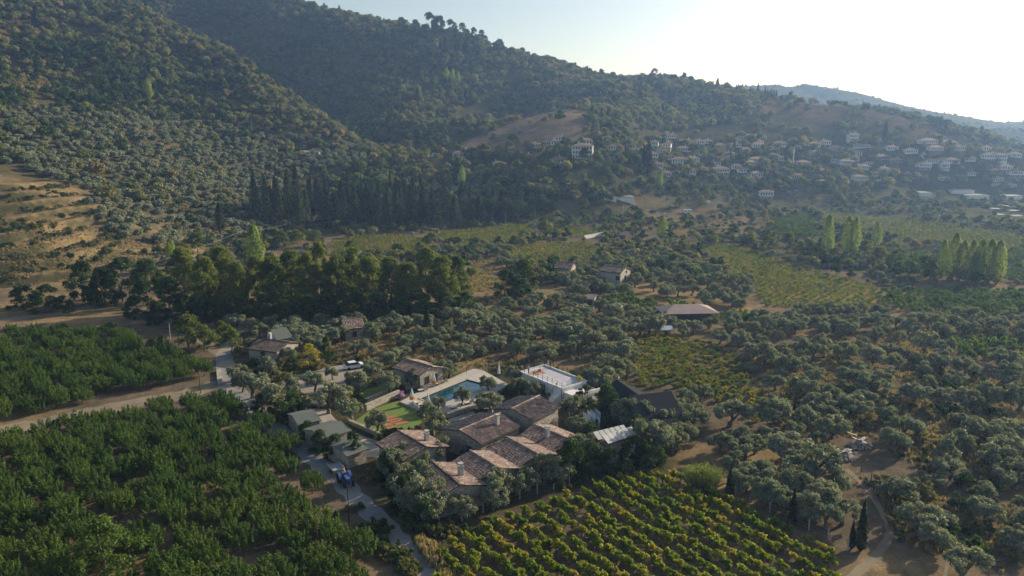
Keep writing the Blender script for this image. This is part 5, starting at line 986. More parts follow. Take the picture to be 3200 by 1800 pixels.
# laundry
for k, (x0, y0, x1, y1, h) in enumerate(((1820, 1322, 1845, 1342, 1.5), (1834, 1316, 1861, 1340, 1.8), (1843, 1314, 1875, 1346, 1.9), (1857, 1308, 1876, 1326, 1.9))):
    a, b = level(x0, y0, 0), level(x1, y1, 0); d = b - a; L = d.length; t = thing('laundry_line', 'line of white sheets hung out by the white shed, %s from the left' % ORD[k], 'laundry', ((a + b) / 2).to_tuple(), math.atan2(d.y, d.x), 'laundry lines by the shed')
    for s in (-1, 1): MB().tube([(s * (L / 2 + 0.15), 0, 0), (s * (L / 2 + 0.15), 0, 2.15)], 0.03, 0.03, 5).build('post', M_metal, t)
    MB().tube([(-L / 2 - 0.15, 0, 2.1), (0, 0, 2.02), (L / 2 + 0.15, 0, 2.1)], 0.008, 0.008, 4).build('cord', M_metal, t)
    ns = max(1, int(L / 1.5))
    for j in range(ns):
        m = MB(); w = L / ns - 0.06; x = -L / 2 + (j + 0.5) * L / ns; cols = 9; vs = []
        for i in range(cols):
            xx = x - w / 2 + w * i / (cols - 1); yy = 0.03 * math.sin(i * 1.9 + j)
            vs += [(xx, yy, 2.06), (xx, yy * 2.2 + 0.012, 2.06 - h * 0.5), (xx, yy * 3.0, 2.06 - h)]
        m.add(vs, [(i * 3 + r_, i * 3 + 3 + r_, i * 3 + 4 + r_, i * 3 + 1 + r_) for i in range(cols - 1) for r_ in (0, 1)]); so = m.build('sheet', M_white, t, True); sm_ = so.modifiers.new('thick', 'SOLIDIFY'); sm_.thickness = 0.012

# ---------------------------------------------------------------- people
def person(label, loc, rz, J, top, bottom, shoe=M_rub, hair=M_wood, group=None):
    """a body grown on a skeleton of joints; J overrides joints of the standing pose"""
    j = dict(pel=(0, 0, 0.95), wai=(0, 0.01, 1.1), che=(0, 0.0, 1.32), nec=(0, 0, 1.48), chin=(0, 0.02, 1.55), hed=(0, 0.03, 1.66), crn=(0, 0.02, 1.74),
             hl=(-0.09, 0, 0.9), kl=(-0.1, 0.02, 0.5), al=(-0.1, -0.02, 0.09), tl=(-0.11, 0.14, 0.04), hr=(0.09, 0, 0.9), kr=(0.1, 0.02, 0.5), ar=(0.1, -0.02, 0.09), tr=(0.11, 0.14, 0.04),
             sl=(-0.18, 0, 1.42), el=(-0.23, -0.03, 1.14), wl=(-0.23, 0.05, 0.9), pl=(-0.23, 0.08, 0.82), sr=(0.18, 0, 1.42), er=(0.23, -0.03, 1.14), wr=(0.23, 0.05, 0.9), pr=(0.23, 0.08, 0.82))
    j.update(J); R_ = dict(pel=.135, wai=.115, che=.14, nec=.055, chin=.075, hed=.1, crn=.07, hl=.085, kl=.06, al=.042, tl=.035, hr=.085, kr=.06, ar=.042, tr=.035, sl=.062, el=.042, wl=.03, pl=.034, sr=.062, er=.042, wr=.03, pr=.034)
    names = list(j); E_ = [('pel', 'wai'), ('wai', 'che'), ('che', 'nec'), ('nec', 'chin'), ('chin', 'hed'), ('hed', 'crn'), ('pel', 'hl'), ('hl', 'kl'), ('kl', 'al'), ('al', 'tl'), ('pel', 'hr'), ('hr', 'kr'), ('kr', 'ar'), ('ar', 'tr'), ('che', 'sl'), ('sl', 'el'), ('el', 'wl'), ('wl', 'pl'), ('che', 'sr'), ('sr', 'er'), ('er', 'wr'), ('wr', 'pr')]
    V = [Vector(j[n]) for n in names]; rad = [R_[n] for n in names]; E_ = [(names.index(a), names.index(b)) for a, b in E_]
    for s in 'lr':                                           # five fingers on each palm, the thumb from its side
        w_, p_ = Vector(j['w' + s]), Vector(j['p' + s]); d = (p_ - w_).normalized(); sd = d.cross(Vector((1, 0, 0)) if abs(d.x) < .8 else Vector((0, 1, 0))).normalized(); pi_ = names.index('p' + s)
        for k, ln in enumerate((.07, .085, .08, .06)):
            V.append(p_ + d * 0.03 + sd * (k - 1.5) * 0.02); rad.append(.009); E_.append((pi_, len(V) - 1)); V.append(V[-1] + d * ln + Vector((0, 0.012, 0))); rad.append(.008); E_.append((len(V) - 2, len(V) - 1))
        V.append(p_ + sd * -0.05 + d * 0.0); rad.append(.01); E_.append((pi_, len(V) - 1)); V.append(V[-1] + d * 0.05); rad.append(.009); E_.append((len(V) - 2, len(V) - 1))
    me = bpy.data.meshes.new('body'); me.from_pydata(V, E_, []); o = bpy.data.objects.new('tmp_body', me); C.objects.link(o); o.modifiers.new('skin', 'SKIN'); su = o.modifiers.new('sub', 'SUBSURF'); su.levels = 1; su.render_levels = 1
    for v, q in zip(me.skin_vertices[0].data, rad): v.radius = (q, q)
    me.skin_vertices[0].data[0].use_root = True
    dg = bpy.context.evaluated_depsgraph_get(); bm_ = bpy.data.meshes.new_from_object(o.evaluated_get(dg)); bpy.data.objects.remove(o)
    for m_ in (M_skin, top, bottom, shoe, hair): bm_.materials.append(m_)
    near = [('pel', 2), ('wai', 1), ('che', 1), ('nec', 0), ('chin', 0), ('hed', 0), ('crn', 4), ('hl', 2), ('kl', 2), ('al', 2), ('tl', 3), ('hr', 2), ('kr', 2), ('ar', 2), ('tr', 3), ('sl', 1), ('el', 0), ('wl', 0), ('pl', 0), ('sr', 1), ('er', 0), ('wr', 0), ('pr', 0)]
    jc = np.array([j[n] for n, _ in near]); jm = [m_ for _, m_ in near]
    for f in bm_.polygons: f.material_index = jm[int(((jc - np.array(f.center)) ** 2).sum(1).argmin())]; f.use_smooth = True
    t = thing('person', label, 'person', loc, rz, group); b_ = place('body', bm_, t)
    hd = Vector(j['hed']); MB().lathe([(0.02, 0.105), (0.085, 0.085), (0.108, 0.03), (0.1, -0.02)], 10, (hd.x, hd.y - 0.02, hd.z + 0.02)).build('hair', hair, t, True)
    fc = MB(); fc.box((hd.x, hd.y + 0.105, hd.z - 0.02), (0.025, 0.04, 0.04)).build('nose', M_skin, t)
    for s in (-1, 1):
        MB().box((hd.x + s * 0.037, hd.y + 0.095, hd.z + 0.012), (0.022, 0.02, 0.012)).build('eye', M_rub, t); MB().box((hd.x + s * 0.1, hd.y, hd.z - 0.01), (0.02, 0.03, 0.05)).build('ear', M_skin, t)
    MB().box((hd.x, hd.y + 0.09, hd.z - 0.065), (0.05, 0.02, 0.012)).build('mouth', M_rmat, t)
    return t
TF = TZ + 0.02
person('person in pale top and dark trousers standing at the pool corner of the terrace', level(1652, 1167, TF), 2.2, dict(el=(-0.2, 0.1, 1.2), wl=(-0.1, 0.25, 1.25), pl=(-0.06, 0.3, 1.28)), M_shirt, M_navy)
person('person in pale shirt standing at the far corner of the terrace', level(1713, 1150, TF), -1.0, {}, M_shirt, M_shirt, group=None)
person('person in dark clothes standing by the far terrace railing', level(1720, 1152, TF), 2.6, {}, M_navy, M_navy)
sit = dict(pel=(0, 0, 0.16), wai=(0, 0.02, 0.32), che=(0, 0.06, 0.55), nec=(0, 0.09, 0.7), chin=(0, 0.12, 0.77), hed=(0, 0.14, 0.88), crn=(0, 0.13, 0.96), hl=(-0.1, 0.03, 0.14), kl=(-0.16, 0.42, 0.4), al=(-0.14, 0.62, 0.08), tl=(-0.14, 0.76, 0.05), hr=(0.1, 0.03, 0.14), kr=(0.16, 0.42, 0.4), ar=(0.14, 0.62, 0.08), tr=(0.14, 0.76, 0.05), sl=(-0.18, 0.05, 0.64), el=(-0.24, 0.22, 0.45), wl=(-0.14, 0.4, 0.44), pl=(-0.1, 0.46, 0.46), sr=(0.18, 0.05, 0.64), er=(0.24, 0.22, 0.45), wr=(0.14, 0.4, 0.44), pr=(0.1, 0.46, 0.46))
person('person in red top sitting on the mats of the terrace', level(1690, 1162, TF + 0.03), 1.2, sit, M_rmat, M_navy)
for k, (x, y, m_, lb) in enumerate(((1662, 1170, M_yell, 'yellow mat on the terrace nearest its pool corner'), (1672, 1168, M_rmat, 'red mat on the terrace between two yellow ones'), (1681, 1166, M_yell, 'yellow mat on the terrace beside the seated person'), (1692, 1163, M_rmat, 'red mat on the terrace under the seated person'))):
    o = tag(MB().box((0, 0, 0.015), (1.8, 0.62, 0.03)).build('yoga_mat', m_), lb, 'mat', 'mats on the terrace'); o.location = level(x, y, TF + 0.004); o.rotation_euler = (0, 0, UA)
t = thing('potted_shrub', 'yellow-green shrub in a pot at the right corner of the terrace', 'shrub', level(1812, 1197, TF)); MB().lathe([(0.22, 0), (0.32, 0.45), (0.34, 0.5)], 10).build('pot', M_tile, t); place('foliage', bush(77, M_ye, 8, 60, 0.16, 1.3, 1.0), t, (0, 0, 0.4))

# ---------------------------------------------------------------- tractor and trailer on the lane
a, b = level(1040, 1465), level(1082, 1512); d = (b - a).normalized(); rz = math.atan2(d.y, d.x)
t = thing('tractor', 'old blue tractor driving down the lane past the orchard', 'tractor', level(1080, 1510), rz)
MB().box((0.75, 0, 0.98), (1.5, 0.55, 0.5)).box((1.53, 0, 0.93), (0.08, 0.5, 0.55)).build('hood', M_blue, t); MB().box((0.2, 0, 0.62), (2.4, 0.36, 0.34)).build('chassis', M_metal, t)
MB().tube([(0.5, 0.2, 1.2), (0.5, 0.2, 1.75)], 0.035, 0.035, 6).build('exhaust_pipe', M_metal, t)
def wheel(par, x, y, r_, w, rimm):
    m = MB(); m.lathe([(r_ * 0.55, -w / 2), (r_ * 0.95, -w / 2), (r_, -w * 0.3), (r_, w * 0.3), (r_ * 0.95, w / 2), (r_ * 0.55, w / 2)], 18); o = m.build('wheel', M_rub, par); o.rotation_euler = (math.pi / 2, 0, 0); o.location = (x, y, r_)
    ri = MB().lathe([(r_ * 0.56, -w * 0.35), (r_ * 0.56, w * 0.35)], 14).build('rim', rimm, o)
for s in (-1, 1):
    wheel(t, -0.55, s * 0.68, 0.68, 0.36, M_grey); wheel(t, 1.3, s * 0.6, 0.38, 0.22, M_grey)
    fm = MB(); vs = []
    for k in range(8): an = 0.15 + k * 0.38; vs += [(-0.55 + 0.78 * math.cos(an), s * 0.48, 0.68 + 0.78 * math.sin(an)), (-0.55 + 0.78 * math.cos(an), s * 0.9, 0.68 + 0.78 * math.sin(an))]
    fo = fm.add(vs, [(2 * k, 2 * k + 1, 2 * k + 3, 2 * k + 2) for k in range(7)]).build('mudguard', M_blue, t); sd_ = fo.modifiers.new('thick', 'SOLIDIFY'); sd_.thickness = 0.03
MB().box((-0.5, 0, 0.98), (0.4, 0.45, 0.1)).box((-0.72, 0, 1.15), (0.08, 0.45, 0.35)).build('seat', M_rub, t); MB().tube([(0.05, 0, 1.0), (-0.12, 0, 1.4)], 0.02, 0.02, 5).lathe([(0.2, 1.4), (0.21, 1.42), (0.19, 1.43)], 12, (-0.12, 0, 0)).build('steering_wheel', M_rub, t)
drv = {k: (v[0], v[1] - 0.1, v[2] + 0.0) for k, v in sit.items()}; drv.update(kl=(-0.18, 0.32, 0.2), al=(-0.2, 0.42, -0.2), tl=(-0.2, 0.55, -0.22), kr=(0.18, 0.32, 0.2), ar=(0.2, 0.42, -0.2), tr=(0.2, 0.55, -0.22))
person('person in pale shirt and cap driving the blue tractor', level(1080, 1510) - d * 0.5 + Vector((0, 0, 0.9)), rz - math.pi / 2, drv, M_shirt, M_navy, hair=M_white)
t = thing('farm_trailer', 'flat empty farm trailer hitched behind the blue tractor', 'trailer', level(1080, 1510) - d * 3.6, rz); MB().box((-0.2, 0, 0.72), (2.9, 1.6, 0.08)).build('bed', surf('trailer_floor', (0.34, 0.36, 0.40), (0.28, 0.30, 0.33), 3), t)
for s in (-1, 1): MB().box((-0.2, s * 0.82, 0.92), (2.9, 0.04, 0.34)).build('side_board', M_pale, t); wheel(t, -0.5, s * 0.62, 0.33, 0.2, M_grey)
MB().box((1.27, 0, 0.92), (0.04, 1.6, 0.34)).build('front_board', M_pale, t); MB().tube([(1.25, 0, 0.6), (2.35, 0, 0.55)], 0.05, 0.05, 6).build('drawbar', M_metal, t)

# ---------------------------------------------------------------- poles, wires, fences
def pole(px, pyb, pyt, label, name='utility_pole', r_=0.11, mat=M_wood, arm=True):
    g = ground(px, pyb); h = (pyb - pyt) * mpp(g) / 0.93; t = thing(name, label, 'pole', g); MB().tube([(0, 0, -0.3), (0, 0, h)], r_, r_ * 0.7, 7).build('shaft', mat, t)
    if arm:
        MB().box((0, 0, h - 0.3), (1.3, 0.09, 0.09)).build('crossarm', mat, t)
        for s in (-1, 0, 1): MB().lathe([(0.04, 0), (0.06, 0.06), (0.03, 0.15)], 6, (s * 0.55, 0, h - 0.25)).build('insulator', M_conc, t)
    return g + Vector((0, 0, h - 0.15))
pole(1091, 1632, 1518, 'slim pole beside the lane just ahead of the tractor', arm=False, r_=0.07, mat=M_metal); pole(627, 1230, 1155, 'dark pole at the corner of the dirt track', arm=False, r_=0.09); pole(533, 1062, 1013, 'leaning pale pole at the top of the orchard', arm=False, r_=0.08, mat=M_conc); pole(806, 1298, 1243, 'slim pole beside the lane near the felt-roofed cabins', arm=False, r_=0.06)
w1 = pole(768, 790, 722, 'utility pole left of the dark conifer wood'); w2 = pole(921, 712, 690, 'short utility pole before the dark conifer wood'); w3 = pole(1030, 712, 680, 'utility pole where the wires enter the conifers'); w4 = pole(2634, 1112, 1076, 'utility pole in the upper part of the right-hand grove'); w5 = pole(2932, 1275, 1216, 'utility pole in the middle of the right-hand grove')
pole(1946, 686, 644, 'white lamp post beside the village car park', 'lamp_post', 0.09, M_plaster, False); pole(2107, 662, 625, 'wooden pole at the back of the village car park'); pole(1465, 752, 714, 'concrete pole at the upper vineyard edge', 'utility_pole', 0.12, M_conc); pole(2218, 246, 230, 'thin mast on the skyline ridge', 'radio_mast', 0.25, M_metal, False)
for k, (p, nm) in enumerate(((1458, 'pole_a'), (1508, 'pole_b'), (1527, 'pole_c'))): pole(p, (1172, 1164, 1162)[k], (1128, 1112, 1130)[k], ('floodlight pole beside the far end of the pool', 'tall dark pole behind the pool deck corner', 'short pole right of the pool deck corner')[k], 'garden_pole', 0.04, M_metal, False)
def wire(a, b, label, sag=1.0, off=0.0):
    n = 14; d = (b - a); pe = Vector((-d.y, d.x, 0)).normalized() * off; m = MB(); m.tube([a + d * (k / n) + pe + Vector((0, 0, -sag * 4 * (k / n) * (1 - k / n))) for k in range(n + 1)], 0.022, 0.022, 4); o = tag(m.build('power_line', M_grey), label, 'power line', 'power lines')
wire(w1, w2, 'power line between the poles left of the conifer wood', 1.2, -0.5); wire(w2, w3, 'power line entering the conifer wood', 0.8, -0.5); wire(w4, level(2760, 1175, 4.5), 'power line in the upper part of the right-hand grove', 0.6); wire(w5, level(3350, 1500, 5.0), 'power line crossing the right edge of the picture', 0.9); wire(w1, Vector((-120, 195, 7)), 'power line dropping left from the pole before the terraces', 1.5)
def fencepost(px, pb, pt, label, grp, mat=M_conc, r_=0.06):
    g = ground(px, pb); h = min(2.4, (pb - pt) * mpp(g) / 0.9); o = tag(MB().box((0, 0, h / 2 - 0.1), (r_ * 1.9, r_ * 1.9, h + 0.2)).box((0, 0, h + 0.02), (r_ * 1.4, r_ * 1.4, 0.06)).build('fence_post', mat), label, 'fence post', grp); o.location = g; o.rotation_euler = (0, random.uniform(-.03, .03), 0.4); return g + Vector((0, 0, h * 0.85))
L1 = [(1373, 1640, 1612), (1443, 1630, 1612), (1510, 1604, 1568), (1568, 1582, 1546), (1624, 1562, 1527), (1679, 1543, 1511), (1730, 1530, 1513), (1779, 1511, 1479), (1872, 1474, 1444), (1920, 1458, 1434), (1963, 1435, 1412)]
tops = [fencepost(x, b_, t_, 'concrete post of the wire fence below the bungalows, %s from the left' % ORD[i], 'posts of the upper vineyard fence') for i, (x, b_, t_) in enumerate(L1)]
L2 = [(2278, 1557, 1524), (2344, 1568, 1547), (2405, 1606, 1572), (2467, 1635, 1598), (2527, 1658, 1623), (2587, 1686, 1651), (2649, 1721, 1679)]
tops2 = [fencepost(x, b_, t_, 'concrete post of the fence right of the vineyard, %s from the left' % ORD[i], 'posts of the right vineyard fence') for i, (x, b_, t_) in enumerate(L2)]
L3 = [(2692, 1475, 1455), (2720, 1516, 1480), (2746, 1550, 1505), (2770, 1565, 1530), (2784, 1590, 1550), (2797, 1627, 1581)]
tops3 = [fencepost(x, b_, t_, 'dark post of the fence beside the footpath, %s from the top' % ORD[i], 'dark posts beside the footpath', M_wood, 0.05) for i, (x, b_, t_) in enumerate(L3)]
for tp_, lb in ((tops, 'sagging fence wires below the bungalows'), (tops2, 'fence wires right of the front vineyard'), (tops3, 'fence wires beside the footpath')):
    t = thing('fence_wire', lb, 'fence', (tp_[0].x, tp_[0].y, 0))
    for f in (1.0, 0.6, 0.25):
        MB().tube([(p.x - tp_[0].x, p.y - tp_[0].y, p.z * f) for p in tp_], 0.008, 0.008, 3).build('wire', M_grey, t)
g = ground(2766, 1552); t = thing('notice_board', 'small pale blank board on a post beside the footpath fence', 'board', g, 0.3); MB().tube([(0, 0, 0), (0, 0, 1.9)], 0.04, 0.04, 5).build('post', M_wood, t); MB().box((0, -0.05, 1.85), (1.3, 0.05, 0.6), 0, 0.9).build('panel', M_panel, t)
# heaps of rubble and planks
for px, py, w, h_, lb in ((2688, 1396, 3.4, 1.6, 'upper heap of broken boards and rubble in the right-hand grove'), (2632, 1428, 3.2, 1.8, 'lower heap of bricks and rubble in the right-hand grove')):
    g = ground(px, py); t = thing('rubble_heap', lb, 'rubble heap', g); m = MB(); r = np.random.default_rng(int(px))
    for k in range(150):
        a = r.random() * 6.283; q = math.sqrt(r.random()); z = 0.9 * (1 - q) + 0.08; dm = (0.9 * r.random() + 0.15, 0.22 * r.random() + 0.1, 0.12) if r.random() < 0.5 else (0.3, 0.25, 0.15)
        m.box((math.cos(a) * q * w / 2, math.sin(a) * q * h_ * 0.9, z), dm, r.random() * 3, r.normal() * 0.4, r.normal() * 0.4)
    stuff(m.build('broken_pieces', tilemat('rubble_%d' % px, (0.30, 0.20, 0.16), (0.42, 0.36, 0.31), (0.55, 0.52, 0.48)), t)); pass
    for k in range(7): MB().box((r.normal() * w * 0.25, r.normal() * h_ * 0.4, 0.8 + 0.1 * k), (1.6, 0.3, 0.05), r.random() * 3, r.normal() * 0.2).build('board', M_panel if k % 2 else M_pale, t)
t = thing('sheet_canopy', 'blue-grey sheet canopy at the top of the middle vineyard', 'canopy', level(2072, 1052), 0.1); MB().box((0, 0, 2.1), (4.6, 2.6, 0.06), 0, 0.15).build('sheet', M_sheet, t)
for sx_ in (-1, 1):
    for sy_ in (-1, 1): MB().tube([(sx_ * 2.1, sy_ * 1.1, 0), (sx_ * 2.1, sy_ * 1.1, 2.1 + sy_ * 0.16)], 0.04, 0.04, 5).build('post', M_metal, t)
a, b = level(1826, 748), level(1942, 726); d = b - a; t = thing('white_fence', 'white board fence beside the garden kiosk', 'fence', ((a + b) / 2).to_tuple(), math.atan2(d.y, d.x)); nb = 14
for k in range(nb): MB().box(((k - nb / 2 + 0.5) * d.length / nb, 0, 0.95), (d.length / nb - 0.15, 0.08, 1.7)).build('board', M_plaster, t)
for k in range(nb + 1): MB().box(((k - nb / 2) * d.length / nb, 0.08, 0.95), (0.14, 0.12, 2.1)).build('post', M_conc, t)
for k, (px, py) in enumerate(((1288, 729), (1305, 724), (1345, 718), (1362, 719), (1390, 713), (1475, 702), (1510, 698))):
    t = thing('picnic_table', 'white picnic table at the foot of the dark wood, %s from the left' % ORD[k], 'table', ground(px, py), 0.3 * k, 'picnic tables under the pines'); MB().box((0, 0, 0.75), (2.2, 0.9, 0.07)).build('top', M_plaster, t)
    for s in (-1, 1):
        MB().box((0, s * 0.8, 0.45), (2.2, 0.3, 0.06)).build('bench_seat', M_plaster, t); MB().box((s * 0.8, 0, 0.37), (0.1, 1.5, 0.08)).box((s * 0.8, 0, 0.3), (0.1, 0.5, 0.75)).build('leg', M_plaster, t)

# ---------------------------------------------------------------- cars
def car_meshes(paint):
    b = MB(); prof = [(-2.1, 0.35), (-2.12, 0.75), (-1.95, 0.92), (-1.1, 0.98), (1.25, 0.95), (2.0, 0.82), (2.12, 0.55), (2.1, 0.35)]; n = len(prof); w = 0.86
    b.add([(x, -w, z) for x, z in prof] + [(x, w, z) for x, z in prof], [tuple(range(n)), tuple(range(2 * n - 1, n - 1, -1))] + [(i, n + i, n + (i + 1) % n, (i + 1) % n) for i in range(n)])
    c = MB(); pr = [(-1.7, 0.93), (-1.2, 1.42), (0.25, 1.45), (1.15, 0.94)]; c.add([(x, -w * (0.98 if z < 1 else 0.8), z) for x, z in pr] + [(x, w * (0.98 if z < 1 else 0.8), z) for x, z in pr], [(0, 1, 2, 3), (7, 6, 5, 4), (0, 4, 5, 1), (2, 6, 7, 3)])
    r = MB().box((-0.45, 0, 1.455), (1.5, 1.4, 0.05)); wl = MB().lathe([(0.2, -0.1), (0.31, -0.1), (0.32, 0), (0.31, 0.1), (0.2, 0.1)], 12)
    return b.mesh('body', paint), c.mesh('windows', M_glass), r.mesh('roof', paint), wl.mesh('wheel', M_rub)
CM = {'white': car_meshes(M_cwhite), 'silver': car_meshes(M_cgrey), 'dark': car_meshes(M_cdark)}
def car(colr, loc, rz, label, group):
    t = thing('parked_car', label, 'car', loc, rz, group); b, c, r, w = CM[colr]; place('body', b, t); place('windows', c, t); place('roof', r, t)
    for x in (-1.3, 1.35):
        for y in (-0.8, 0.8): o = place('wheel', w, t, (x, y, 0.32)); o.rotation_euler = (math.pi / 2, 0, 0)
for k, (px, py, cc, rz, lb) in enumerate(((2079, 676, 'white', 0.15, 'white car parked alone in the village car park'), (2134, 684, 'dark', 2.7, 'dark car first in the row beside the caravan'), (2159, 682, 'silver', 2.8, 'silver car second in the row beside the caravan'), (2040, 664, 'dark', 0.1, 'dark car at the left end of the village car park'), (1955, 677, 'white', 0.6, 'white car behind the yellowish tree by the lamp post'), (2186, 676, 'dark', 2.9, 'dark car third in the row beside the caravan'), (2206, 672, 'dark', 2.9, 'dark car fourth in the row beside the caravan'), (2190, 640, 'silver', 0.2, 'silver car leftmost of the three above the car park'), (2202, 638, 'white', 0.3, 'white car in the middle of the three above the car park'), (2213, 634, 'white', 1.2, 'white car rightmost of the three above the car park'), (2232, 668, 'dark', 2.9, 'dark car last in the row beside the caravan'))): car(cc, ground(px, py), rz, lb, 'cars in the village car park')
car('white', level(1107, 1151), 0.5, 'white car half hidden at the end of the gravel yard', None)
car('dark', ground(1628, 416), 0.3, 'dark car on the track across the brown hill field', None)
t = thing('caravan', 'white caravan in the village car park', 'caravan', ground(2148, 668), 0.1); MB().box((0, 0, 1.5), (5.2, 2.1, 2.0)).box((0, 0, 2.56), (4.9, 1.9, 0.14)).build('body', M_cwhite, t)
for x in (-1.5, 0.2, 1.7): MB().box((x, -1.07, 1.75), (0.9, 0.04, 0.6)).build('window', M_glass, t)
for y in (-0.95, 0.95): o = place('wheel', CM['white'][3], t, (0, y, 0.32)); o.rotation_euler = (math.pi / 2, 0, 0)
for k in range(16): car(['silver', 'dark', 'white'][k % 3], ground(2860 + k * 15, 664 + k * 2.0 + (k % 2) * 3), 0.5, 'car in the long roadside row below the village, %s from the left' % ORD[k], 'cars along the valley road')
for k, (px, py) in enumerate(((3108, 664), (3140, 655), (3165, 670), (3185, 658), (3120, 683), (3175, 687))):
    t = thing('shade_sail', 'pale shade roof over the car park at the right edge, %s from the left' % ORD[[0, 2, 3, 5, 1, 4][k]], 'canopy', ground(px, py), 0.1, 'shade roofs of the right car park'); MB().box((0, 0, 2.5), (6, 3.5, 0.08), 0, 0.1).build('sheet', M_vslate, t)
    for x in (-2.7, 2.7):
        for y in (-1.5, 1.5): MB().tube([(x, y, -0.5), (x, y, 2.5)], 0.05, 0.05, 5).build('post', M_metal, t)

# ---------------------------------------------------------------- village
WM = MB().box((0, 0, 0), (0.95, 0.1, 1.45)).mesh('window', M_glass); SM = MB().box((0, -0.03, -0.78), (1.2, 0.2, 0.09)).mesh('sill', M_vwhite)
def village_house(px, py, wpx, st, kind, rz, label):
    g = ground(px, py)
    if g is None: return
    W_ = max(4.5, wpx * mpp(g)); D_ = min(9, max(5, W_ * 0.7)); hs = 2.75; t = thing('village_house', label, 'house', g + Vector((0, D_ * 0.5, 0)), rz, 'village houses'); hh = st * hs
    upper = {'w': M_vwhite, 's': M_vstone, 'f': M_vwhite, 'g': M_vwhite, 'r': M_vwhite}[kind]
    if st >= 2 and kind != 'f':
        MB().box((0, 0, hs / 2 - 2), (W_ - 0.5, D_ - 0.5, hs + 4)).build('lower_wall', M_vstone if kind == 'w' else upper, t); MB().box((0, 0, hs + (hh - hs) / 2), (W_, D_, hh - hs)).build('wall', upper, t)
    else: MB().box((0, 0, hh / 2 - 2), (W_, D_, hh + 4)).build('wall', upper, t)
    ov = 0.55; rm = M_vslate if kind == 'g' else M_vtile; x, y = W_ / 2 + ov, D_ / 2 + ov; rh = 0.16 * D_ + 0.5; rl = max(0.2, x - y)
    if kind == 'f': ro = MB().box((0, 0, hh + 0.1), (W_ + 0.6, D_ + 0.6, 0.22), 0, 0.04).build('roof', M_vslate if wpx < 69 else M_pink, t)
    else:
        ro = MB().add([(-x, -y, hh), (x, -y, hh), (x, y, hh), (-x, y, hh), (-x, -y, hh + .15), (x, -y, hh + .15), (x, y, hh + .15), (-x, y, hh + .15), (-rl, 0, hh + rh), (rl, 0, hh + rh)], [(3, 2, 1, 0), (0, 1, 5, 4), (1, 2, 6, 5), (2, 3, 7, 6), (3, 0, 4, 7), (4, 5, 9, 8), (5, 6, 9), (6, 7, 8, 9), (7, 4, 8)]).build('roof', rm, t)
        if random.random() < 0.6: MB().box((random.uniform(-.3, .3) * W_, 0.3, hh + rh + 0.3), (0.6, 0.6, 1.1)).build('chimney', M_vwhite, ro)
    if kind != 'f':
        n = max(2, int(W_ / 1.75))
        for fl in range(st):
            if fl == 0 and st >= 2 and kind == 'w': nn = max(1, n // 2)
            else: nn = n
            for k in range(nn):
                inset = 0.25 if (fl == 0 and st >= 2) else 0
                o = place('window', WM, t, ((k - (nn - 1) / 2) * (W_ - 0.8) / max(nn, 1), -D_ / 2 + inset - 0.03, fl * hs + 1.55)); place('sill', SM, o)
    return t
VH = """1672 476 35 2 w .1;1710 456 24 1 w 0;1731 453 19 1 w 0;1750 440 31 1 r -.1;1822 497 65 3 r -.15;1832 451 40 1 w 0;1893 439 24 1 w .2;1909 469 35 1 w -.1;1973 466 30 1 w -.1;1980 489 16 1 w 0;1560 537 42 2 r .1;1468 480 54 1 g 0;1600 489 24 2 s 0;1685 597 82 1 s .05;1797 590 50 1 s -.05;1747 510 46 1 s 0;1750 530 26 1 s .1;1950 630 60 1 f 0;1647 500 33 1 s 0;1905 628 40 1 f .1;1430 490 30 1 w 0
2098 443 28 2 w 0;2145 450 33 1 w .05;2185 462 33 2 w 0;2212 450 30 1 w 0;2253 463 28 1 w 0;2269 478 30 1 w 0;2196 487 26 1 w .1;2239 490 24 1 w 0;2349 437 95 1 w 0;2377 452 20 1 w 0;2372 462 40 1 w 0;2330 476 30 1 w 0;2290 492 26 1 w .1;2365 508 45 1 w 0;2490 490 30 2 w 0;2513 530 40 2 w 0;2044 468 30 2 w -.2;2086 472 26 2 w -.3;2088 499 42 1 w -.15;2044 505 25 2 w 0;2128 522 52 2 r -.2;2086 553 26 1 r 0;2114 549 20 1 w 0;2238 518 28 1 w 0;2302 529 30 1 w 0;2255 552 54 2 w -.2;2200 541 28 1 w 0;2398 626 42 2 w -.2;2330 540 50 1 r 0;2160 545 30 1 w 0;2005 480 26 1 w 0;2420 470 30 1 w 0
2546 470 35 2 w 0;2581 463 30 2 w 0;2617 472 46 1 w 0;2666 452 28 3 r 0;2693 463 54 1 w 0;2671 486 46 1 w 0;2655 502 60 1 w 0;2647 526 44 2 w 0;2693 530 44 1 w 0;2671 543 33 1 w 0;2568 543 35 1 w 0;2723 563 60 1 w 0;2905 460 50 2 w 0;2965 454 48 1 w 0;2850 480 38 1 w 0;2927 482 40 2 w 0;2894 494 24 1 w 0;2913 510 35 1 w 0;2965 510 70 1 w 0;2891 534 40 2 w 0;2954 534 27 2 r 0;3033 505 30 1 w 0;3111 506 72 2 r -.3;3038 550 24 1 w 0;2842 556 32 1 w 0;3180 558 48 2 w 0;3138 588 75 1 r 0;2880 614 60 1 f 0;3010 606 70 1 f 0;3057 622 68 1 f 0;3165 624 60 1 f 0;2600 508 40 1 w 0;2560 500 30 1 w 0;2760 500 40 1 s 0;2800 510 40 1 s 0;3000 470 30 1 w 0;2790 470 36 1 w 0"""
hs_ = [h.split() for h in VH.replace('\n', ';').split(';')]; hs_ = [(float(a), float(b), float(c), int(d_), e, float(f)) for a, b, c, d_, e, f in hs_]
KN = {'w': 'whitewashed house with tiled roof', 's': 'stone house with tiled roof', 'f': 'flat-roofed shed', 'g': 'house with grey hipped roof', 'r': 'white house with red-brown roof'}; STN = {1: 'low', 2: 'two-storey', 3: 'three-storey', 4: 'tall four-storey'}
inf = random.Random(4)
